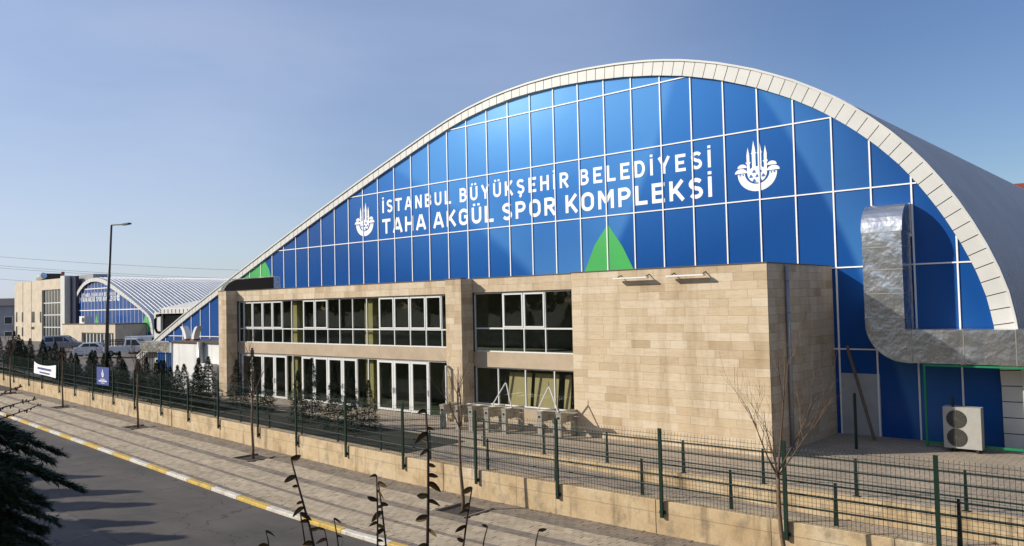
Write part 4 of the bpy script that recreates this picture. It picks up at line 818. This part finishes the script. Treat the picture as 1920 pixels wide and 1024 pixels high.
# second hall, mirrored and lower
Y2 = 48.; O2 = [(133.4, 608), (134.8, 589), (137.7, 571.8), (143.5, 556), (151.4, 538.6), (160, 527), (171.9, 519.5), (185.6, 518), (197.3, 522), (207, 527.9), (216.8, 534.7), (234.4, 547.4), (254, 563), (273.5, 579.6), (281, 587), (288, 594.5), (289, 596), (289.3, 598)]
o2 = [(onY(x, y, Y2)[0], onY(x, y, Y2)[2]) for x, y in O2]; o2 = [(o2[0][0] - .1, -.5)] + o2 + [(o2[-1][0] + 1.2, -.5)]
h2 = thing('second_sports_hall', 'smaller arched hall with ribbed white roof and lettered blue front beyond the parking lot', 'building', (o2[0][0], Y2, 0)); ax, ay = o2[0][0], Y2
C2, L2 = spline_resample(o2, 60)
roof_mesh(C2, Y2 - .3, Y2 + 75, .62, .028, ax, ay).build('roof', 'roof', h2)
F2 = MB()
n2 = int(L2 / .8); G2, _ = spline_resample(o2, n2 + 1); G2i = np.array([p + np.array((0, -.55)) for p in G2])
c0 = np.array((C2[:, 0].mean(), 2.5))
G2i = np.array([p + (c0 - p) / np.hypot(*(c0 - p)) * .6 for p in G2])
for i in range(n2):
    q = [G2[i] * .97 + G2[i + 1] * .03, G2[i] * .03 + G2[i + 1] * .97, G2i[i] * .03 + G2i[i + 1] * .97, G2i[i] * .97 + G2i[i + 1] * .03]
    f = MB(); f.add([(p[0] - ax, -.34, p[1]) for p in q] + [(p[0] - ax, -.28, p[1]) for p in q], [(3, 2, 1, 0), (0, 1, 5, 4), (1, 2, 6, 5), (2, 3, 7, 6), (3, 0, 4, 7)]); f.build('fascia_panel', 'fascia', h2)
def zin2(x):
    k = np.argsort(G2i[:, 0]); return float(np.interp(x, G2i[k, 0], G2i[k, 1]))
gf2 = MB().prism([(p[0] - ax, p[1]) for p in G2i], 'y', .2, .4).build('glazed_front', 'navy', h2)
cols2 = list(np.arange(C2[0][0] + .6, C2[-1][0] - .4, 1.18)); r2z = [0, 3.5, 5.9, 9.0, 14]
for x0, x1 in zip(cols2[:-1], cols2[1:]):
    for z0, z1 in zip(r2z[:-1], r2z[1:]):
        ta, tb = min(z1, zin2(x0)), min(z1, zin2(x1))
        if max(ta, tb) < z0 + .1: continue
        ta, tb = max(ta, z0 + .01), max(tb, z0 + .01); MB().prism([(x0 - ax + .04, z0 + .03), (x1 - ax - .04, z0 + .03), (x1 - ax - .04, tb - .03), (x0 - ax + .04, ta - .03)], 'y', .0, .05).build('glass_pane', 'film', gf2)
    MB().box(x0 - .03 - ax, x0 + .03 - ax, -.05, .1, 0, zin2(x0)).build('mullion', 'mull', gf2)
for z in (5.9, 9.0):
    xx = [x for x in np.arange(C2[0][0], C2[-1][0], .1) if zin2(x) > z + .1]; MB().box(xx[0] - ax, xx[-1] - ax, -.045, .08, z - .06, z + .06).build('transom', 'mull', gf2)
tx0, tx1 = onY(153, 560, Y2)[0], onY(217, 560, Y2)[0]; tz = onY(185, 555.5, Y2)[2]; tz2 = onY(185, 564.5, Y2)[2]
lettering('İSTANBUL BÜYÜKŞEHİR BELEDİYESİ', tx0, tx1, tz, .5, Y2 - .01, gf2, ax, ay, gap=.5); lettering('TAHA AKGÜL SPOR KOMPLEKSİ', tx0, tx1, tz2 - .05, .66, Y2 - .01, gf2, ax, ay)
emblem(onY(148.7, 560, Y2)[0], tz2 - .2, 1.5, Y2 - .01, gf2, ax, ay, 'lettering', 'ink', .8); emblem(onY(222, 560, Y2)[0], tz2 - .1, 1.5, Y2 - .01, gf2, ax, ay, 'lettering', 'ink', .8)
gx = onY(181, 600, Y2)[0]; MB().prism([(gx - 1.1 - ax, 2.6), (gx + 1.1 - ax, 2.6), (gx - ax, 5.4)], 'y', -.012, -.004).build('green_triangle', 'green', gf2)
gx = onY(277, 600, Y2)[0]; MB().prism([(gx - 2.2 - ax, 2.9), (gx + 1.4 - ax, 2.9), (gx + .4 - ax, 4.6), (gx - .6 - ax, 5.2)], 'y', -.012, -.004).build('green_triangle', 'green', gf2)
# its stone entrance block
Yb = 44.; bx0, bx1 = onY(117, 610, Yb)[0], onY(216, 610, Yb)[0]; bz = onY(160, 608.5, Yb)[2]
eb = thing('entrance_block', 'low pale stone block before the second hall with a strip of tall windows', 'building', (bx0, Yb, 0)); w = bx1 - bx0
wx0, wx1 = onY(153, 625, Yb)[0] - bx0, onY(213, 625, Yb)[0] - bx0; wz1 = onY(180, 624, Yb)[2]
b = MB().box(0, wx0, 0, 3.9, -.5, bz); b.box(wx1, w, 0, 3.9, -.5, bz); b.box(wx0, wx1, 0, .4, wz1, bz); b.box(wx0, wx1, 2, 3.9, -.5, bz); b.build('wall', 'palestone', eb)
MB().box(-.1, w + .1, -.06, 4, bz + .003, bz + .1).build('parapet_cap', 'cap', eb)
for i in range(9): xa = wx0 + (wx1 - wx0) * i / 9; ww = (wx1 - wx0) / 9; f = MB(); sash(f, xa + .03, xa + ww - .03, .4, wz1 - .02, .2, .1, .08); f = f.build('window', 'white', eb); MB().box(xa + .1, xa + ww - .1, .23, .25, .5, wz1 - .1).build('pane', 'winblack', f)
u = atd(157, 606, proj((bx0, Yb, bz))[2] - 1); t = thing('roof_unit', 'small grey air handling box on the low stone block roof', 'air conditioner', (u[0], Yb + 1.0, bz + .1)); MB().box(0, 1.7, 0, 1, 0, 1.0).build('housing', 'container', t); MB().tube([(1.3, -.02, .5), (1.3, -.04, .5)], .36, 14).build('fan_grille', 'steel_dark', t)
# tall stone and glass block far left
Yt = 47.; q = lambda cx, cy: onY(cx * .19536, 480 + cy * .19536, Yt)
tb = thing('stone_office_block', 'tall pale stone block with slit windows and a glazed stair hall', 'building', (q(140, 700)[0], Yt, 0)); ox_ = q(140, 700)[0]
zt1, zt2 = q(250, 248)[2], q(500, 222)[2]; xg0, xg1, xp = q(402, 500)[0] - ox_, q(600, 500)[0] - ox_, q(640, 500)[0] - ox_; zg = q(500, 322)[2]
b = MB().box(0, xg0, 0, 4.5, -.5, zt1); b.box(xg0, xg1, 0, .5, zg, zt2); b.box(xg0, xg1, 1.2, 1.6, -.5, zt2 - .01); b.build('wall', 'palestone', tb)
MB().box(xg1, xp, -.3, .9, -.5, zt2 + .3).build('pilaster', 'fascia', tb); MB().box(xp, q(690, 400)[0] - ox_, .5, 1.0, -.5, zt2 + .2).build('stair_tower', 'navy', tb)
for cx in (220, 302): x = q(cx, 400)[0] - ox_; MB().box(x - .05, x + .05, -.02, -.004, 0, zt1).build('joint', 'cap', tb)
for cx, cy0, cy1 in ((160, 540, 635), (217, 540, 635), (317, 535, 640), (390, 535, 640), (160, 675, 765), (217, 685, 770), (315, 680, 705)):
    x = q(cx, 600)[0] - ox_; za, zb = q(cx, cy1)[2], q(cx, cy0)[2]; ww = .35 if cx < 300 or cx > 350 else .75; f = MB().box(x - ww, x + ww, -.012, .1, za, zb).build('window', 'steel_dark', tb); MB().box(x - ww + .08, x + ww - .08, -.02, -.013, za + .08, zb - .08).build('pane', 'winblack', f)
for i in range(7):
    xa = xg0 + (xg1 - xg0) * i / 7; ww = (xg1 - xg0) / 7
    for z0, z1 in ((0, q(500, 685)[2]), (q(500, 685)[2], q(500, 566)[2]), (q(500, 566)[2], q(500, 450)[2]), (q(500, 450)[2], zg)): f = MB(); sash(f, xa, xa + ww - .01, z0, z1 - .01, .2, .07, .1); f = f.build('window', 'white', tb); MB().box(xa + .06, xa + ww - .07, .24, .26, z0 + .06, z1 - .07).build('pane', 'winblack', f)
r0 = q(245, 240); MB().box(r0[0] - ox_, r0[0] - ox_ + 2.6, 2, 5, zt1, zt1 + 1.3).build('roof_plant', 'steel_dark', tb); f = MB(); f.tube([(r0[0] - ox_ + 1.5, 1.5, zt1 + .5), (r0[0] - ox_ + 3.6, 1.5, zt1 + .9)], .5, 12); f.build('roof_duct', 'duct', tb)
for cx in (462, 478): x = q(cx, 200)[0] - ox_; MB().tube([(x, 2, zt2 - .2), (x, 2, q(cx, 150)[2])], .12, 8).build('flue', 'redroof', tb)
b = MB().box(xp + .3, q(790, 200)[0] - ox_, 1.5, 4, zt2 - 6, q(740, 176)[2]); b.build('rooftop_room', 'greywall', tb)
# apartment houses at the edge
for i, (x0, x1, y0, dpt) in enumerate(((-60, 27, 574, 165), (-260, -70, 568, 185))):
    a, c = atd(x0, 600, dpt), atd(x1, 600, dpt); d = np.hypot(*(c - a)[:2]); ang = math.atan2(c[1] - a[1], c[0] - a[0]); zr = atd((x0 + x1) / 2, y0, dpt)[2]
    t = thing('apartment_house', 'grey apartment house with dark pitched roof beyond the stone block' if i == 0 else 'grey apartment house with dark pitched roof, farther out', 'building', (a[0], a[1], -.6), ang)
    MB().box(0, d, 0, 10, 0, zr + .6).build('wall', 'greywall', t); MB().prism([(-.5, zr + .62), (10.5, zr + .62), (5, zr + 2.2)], 'x', -.5, d + .4).build('roof', 'cap', t)
    for zz in np.arange(1.2, zr - .8, 3.0):
        for xx in np.arange(1.2, d - 2, 3.1): f = MB().box(xx, xx + 1.7, -.05, .05, zz, zz + 1.6).build('window', 'white', t); MB().box(xx + .12, xx + 1.58, -.07, -.055, zz + .12, zz + 1.48).build('pane', 'winblack', f)
# distant red roof at the right, far trees ridge
a = atd(1898, 350, 150); t = thing('red_roofed_house', 'house with red-brown tiled roof peeping past the hall roof', 'building', (a[0], a[1], -1), .3); MB().box(0, 26, 0, 12, 0, a[2] - 1.6).build('wall', 'render', t); MB().prism([(-.6, a[2] - 1.6), (12.6, a[2] - 1.6), (6, a[2] + 2.2)], 'x', -.6, 26).build('roof', 'redroof', t)
# valley piece between the halls with the oval opening
Yv = 37.; v0, v1 = onY(289, 600, Yv), onY(345, 580, Yv)
vt = thing('roof_valley_housing', 'white ribbed metal housing with a rounded dark opening between the two halls', 'roof housing', (v0[0], Yv, 0)); ox_ = v0[0]
zv = lambda y_: onY(320, y_, Yv)[2]
xa, xb = onY(301, 600, Yv)[0] - ox_, onY(343, 600, Yv)[0] - ox_
MB().box(0, xa, 0, 10, 0, zv(585)).build('wall', 'fascia', vt); hd = MB().box(xa, xb + 2.5, 0, 10, zv(588), zv(579)); hd.build('header', 'fascia', vt)
pn = MB().box(xa, xb + 2.5, .25, .4, 0, zv(588)); pn.build('recess_shade', 'black', vt)  # flat black panel stands in for the shade inside the opening
rc = [(xa + .05 + (.5 if k in (0, 3) else .5) * 0, 0) for k in range(4)]; ra, rb, rz0, rz1 = -1.0 + xa, xa + .1, zv(624), zv(590)
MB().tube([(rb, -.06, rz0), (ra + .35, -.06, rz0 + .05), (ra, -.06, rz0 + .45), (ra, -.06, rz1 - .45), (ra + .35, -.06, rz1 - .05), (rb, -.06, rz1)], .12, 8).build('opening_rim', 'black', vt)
MB().prism([(0, zv(579)), (xb + 2.5, zv(579)), (xb + 8, zv(563)), (xb + 2, zv(566))], 'y', .2, 12).build('sloping_top', 'roof', vt)
for k in range(9): x = xa + (xb + 2.4 - xa) * k / 9; MB().box(x, x + .08, -.03, -.002, zv(587), zv(580)).build('rib', 'cap', vt)
# white plant containers beside the entrance block, ducts on them
kb = thing('plant_container', 'white panelled plant container beside the first stone pillar', 'container', (-56.3, 27.3, 0))
for k in range(6): MB().box(k * 1.14 + .01, k * 1.14 + 1.13, (k % 2) * .008, .1, 0, 3.3).build('panel', 'container', kb)
MB().box(0, 6.84, .1, 3, 0, 3.3).build('body', 'container', kb); MB().box(-.1, 6.9, -.12, 3.05, 3.303, 3.42).build('roof', 'cap', kb)
pz = onY(377, 660, 27.1); MB().tube([(pz[0] + 56.3, -.25, 0), (pz[0] + 56.3, -.25, 3.4)], .22, 12).build('riser_pipe', 'steel', kb, True)
MB().box(4.9, 6.6, -.5, -.1, .1, 2.0).build('cooling_cabinet', 'container', kb); 
for z in np.arange(.3, 1.9, .2): MB().box(5.05, 6.45, -.52, -.5, z, z + .06).build('louvre', 'steel_dark', kb)
for px, sg in ((352, -1), (366, 1)):
    p = onY(px, 638, 28.2); t = thing('curved_duct', 'white curved duct horn on the container roof leaning ' + ('away from' if sg < 0 else 'towards') + ' the stone pillar', 'duct', (p[0], 28.2, 3.42), 0, 'pair of duct horns')
    b = MB(); pr = [(sg * .55 * (k / 6) ** 2.0, k / 6 * .95) for k in range(7)]; poly = [(x - .17, z) for x, z in pr] + [(x + .17, z + .06) for x, z in pr[::-1]]; b.prism(poly, 'y', -.2, .2); b.build('horn', 'container', t); MB().box(-.25, .25, -.25, .25, -.0, .1).build('flange', 'redroof', t)
p = onY(410, 634, 29.5); t = thing('horizontal_duct', 'grey horizontal duct trunk running behind the duct horns to the stone block', 'duct', (-56.2, 30, 0)); b = MB().box(2.5, 6.8, 0, 1.4, 3.5, 5.1); b.build('trunk', 'pipe', t); MB().box(2.4, 6.85, -.04, 1.44, 5.103, 5.2).build('cover', 'fascia', t)
p0, p1 = onY(263, 645, 28.), onY(318, 645, 28.); t = thing('wrapped_duct', 'crumpled silver foil-wrapped duct on a dark green cage beside the container', 'duct', (p0[0], 28., 0)); zA, zB = onY(290, 660, 28.)[2], onY(290, 641, 28.)[2]
MB().box(0, p1[0] - p0[0], 0, 1.1, zA, zB).build('trunk', 'duct', t)
b = MB(); wd = p1[0] - p0[0]
for x in np.arange(.1, wd, .28): b.box(x, x + .04, .1, .14, 0, zA - .1)
for z in (.1, zA - .14): b.box(.05, wd - .02, .145, .19, z, z + .06)
b.build('cage', 'fgreen', t)
# curved silver duct on the entrance block roof
p0, p1 = onY(411, 540, 29.2), onY(513, 522, 29.2); t = thing('roof_duct', 'silver duct with rounded end lying behind the parapet of the entrance block', 'duct', (p0[0], 29.2, PZ - .3)); w = p1[0] - p0[0]; hh = onY(480, 520, 29.2)[2] - PZ + .3
poly = [(0, 0)] + [(2.1 * (1 - math.cos(R(a))) , hh * math.sin(R(a))) for a in range(10, 91, 10)] + [(w, hh), (w, 0)]
MB().prism(poly, 'y', 0, .5).build('trunk', 'duct', t); MB().prism([(p[0] + (.5 if p[0] < 3 else 0), p[1] * .95) for p in poly], 'y', -.02, -.005).build('hood_shade', 'black', t)  # black sheet paints the shadowed inside of the duct hood

# ------------------------------------------------------------------ vehicles
def wheel(t, x, y, r=.32):
    b = MB(); b.tube([(x, y - .1, r), (x, y + .1, r)], r, 18); w_ = b.build('wheel', 'tyre', t)
    for sy in (-.115, .105): MB().tube([(x, y + sy, r), (x, y + sy + .012, r)], r * .62, 14).build('rim', 'rim', w_)
def vehicle(name, label, cat, loc, rz, body, cabin, glass, L, Wd, paint, cargo=False):
    t = thing(name, label, cat, loc, rz, None); hw = Wd / 2
    b = MB(); n = len(body); b.prism(body, 'y', -hw, hw); o = b.build('body', paint, t); md = o.modifiers.new('round', 'BEVEL'); md.width = .07; md.segments = 3; md.limit_method = 'ANGLE'
    b = MB(); n = len(cabin); zb = min(p[1] for p in cabin); zt = max(p[1] for p in cabin); inset = lambda z: hw - .02 - .17 * (z - zb) / (zt - zb)
    b.add([(p[0], -inset(p[1]), p[1]) for p in cabin] + [(p[0], inset(p[1]), p[1]) for p in cabin], [tuple(range(n)), tuple(range(2 * n - 1, n - 1, -1))] + [(i, i + n, (i + 1) % n + n, (i + 1) % n) for i in range(n)]); o = b.build('cabin', paint, t); md = o.modifiers.new('round', 'BEVEL'); md.width = .05; md.segments = 2
    for gpoly in glass:
        for sg in (-1, 1): MB().add([(p[0], sg * (inset(p[1]) + .012), p[1]) for p in gpoly], [tuple(range(len(gpoly)))]).build('side_window', 'car_glass', t)
    for (a, c, nm) in ((cabin[-1], cabin[-2], 'windscreen'), (cabin[0], cabin[1], 'rear_window')):
        a, c = np.array(a), np.array(c); d = .03 if nm == 'windscreen' else -.03; q1, q2 = a + (c - a) * .12, a + (c - a) * .88; MB().add([(q1[0] + d, -inset(q1[1]) + .12, q1[1] + .02), (q1[0] + d, inset(q1[1]) - .12, q1[1] + .02), (q2[0] + d, inset(q2[1]) - .1, q2[1] + .02), (q2[0] + d, -inset(q2[1]) + .1, q2[1] + .02)], [(0, 1, 2, 3)]).build(nm, 'car_glass', t)
    for x in (.78, L - .82):
        for y in (-hw + .1, hw - .1): wheel(t, x, y)
    for sg in (-1, 1):
        MB().box(-.03, .06, sg * (hw - .16) - .09, sg * (hw - .16) + .09, .75, 1.12).build('tail_light', 'red', t); MB().box(L - .12, L + .0, sg * (hw - .25) - .14, sg * (hw - .25) + .14, .66, .84).build('headlight', 'lamp', t); MB().box(L * .62, L * .62 + .12, sg * (hw + .1) - .08, sg * (hw + .1) + .08, .95, 1.1).build('mirror', paint, t)
    MB().box(-.06, .1, -hw + .03, hw - .03, .34, .6).build('bumper', paint if cat != 'pickup' else 'steel_dark', t); MB().box(L - .08, L + .06, -hw + .03, hw - .03, .3, .56).build('bumper', paint, t)
    if cargo:
        b = MB()
        for sg in (-1, 1):
            for x in np.arange(.05, 2.0, .48): b.box(x, x + .05, sg * hw * .95 - .025, sg * hw * .95 + .025, 1.0, 1.72)
            for z in (1.25, 1.5, 1.68): b.box(.05, 2.0, sg * hw * .95 - .02, sg * hw * .95 + .02, z, z + .05)
        b.build('cargo_rack', 'steel_dark', t)
    return t
RA = AZ
def on_lot(px, py, dep): p = atd(px, py, dep); return (p[0], p[1], p[2])
p = on_lot(82, 659, 94); vehicle('parked_van', 'silver people-carrier van parked before the stone office block', 'van', p, RA + .2, [(0, .3), (4.4, .3), (4.42, .75), (4.2, .95), (3.35, 1.05), (.0, 1.05)], [(.02, 1.0), (.22, 1.78), (2.45, 1.80), (3.5, 1.02)], [[(.35, 1.12), (.42, 1.6), (1.25, 1.64), (1.25, 1.12)], [(1.33, 1.12), (1.33, 1.64), (2.25, 1.64), (2.3, 1.12)], [(2.38, 1.12), (2.36, 1.62), (3.05, 1.12)]], 4.4, 1.75, 'car_silver')
p = on_lot(143, 668, 86); vehicle('parked_car', 'pale saloon car parked between the van and the pickup', 'car', p, RA + .1, [(0, .28), (4.3, .28), (4.32, .7), (3.2, .9), (.0, .92)], [(.3, .88), (.95, 1.40), (2.3, 1.42), (3.3, .9)], [[(.75, .95), (1.05, 1.32), (1.6, 1.34), (1.6, .95)], [(1.68, .95), (1.68, 1.34), (2.2, 1.33), (2.85, .95)]], 4.3, 1.72, 'car_white')
p = on_lot(200, 668, 86); vehicle('pickup_truck', 'white pickup truck with dark slatted cargo rack', 'pickup', p, RA + .05, [(0, .4), (4.7, .4), (4.72, .95), (4.3, 1.08), (0, 1.05)], [(2.15, 1.0), (2.2, 1.85), (3.35, 1.85), (4.15, 1.05)], [[(2.9, 1.1), (2.9, 1.7), (3.3, 1.7), (3.85, 1.1)], [(2.35, 1.15), (2.35, 1.7), (2.8, 1.7), (2.8, 1.15)]], 4.7, 1.75, 'car_white', True)
p = on_lot(238, 664, 92); vehicle('panel_van', 'white panel van parked behind the pickup next to the wrapped duct', 'van', p, RA + .1, [(0, .35), (4.9, .35), (4.95, .95), (4.4, 1.15), (0, 1.15)], [(.02, 1.1), (.06, 2.0), (3.2, 2.02), (4.45, 1.12)], [[(3.0, 1.2), (3.0, 1.8), (3.3, 1.8), (3.95, 1.2)]], 4.9, 1.9, 'car_white')
sp = on_lot(144, 668, 66); t = thing('sliding_gate', 'pale horizontal-barred gate panel before the parked cars', 'gate', (sp[0], sp[1], sp[2]), RA)
for k in range(5): MB().box(0, 1.55, 0, .04, .12 + k * .13, .22 + k * .13).build('bar', 'container', t)
for x in (0, .75, 1.5): MB().box(x, x + .05, .045, .085, 0, .85).build('post', 'steel_dark', t)
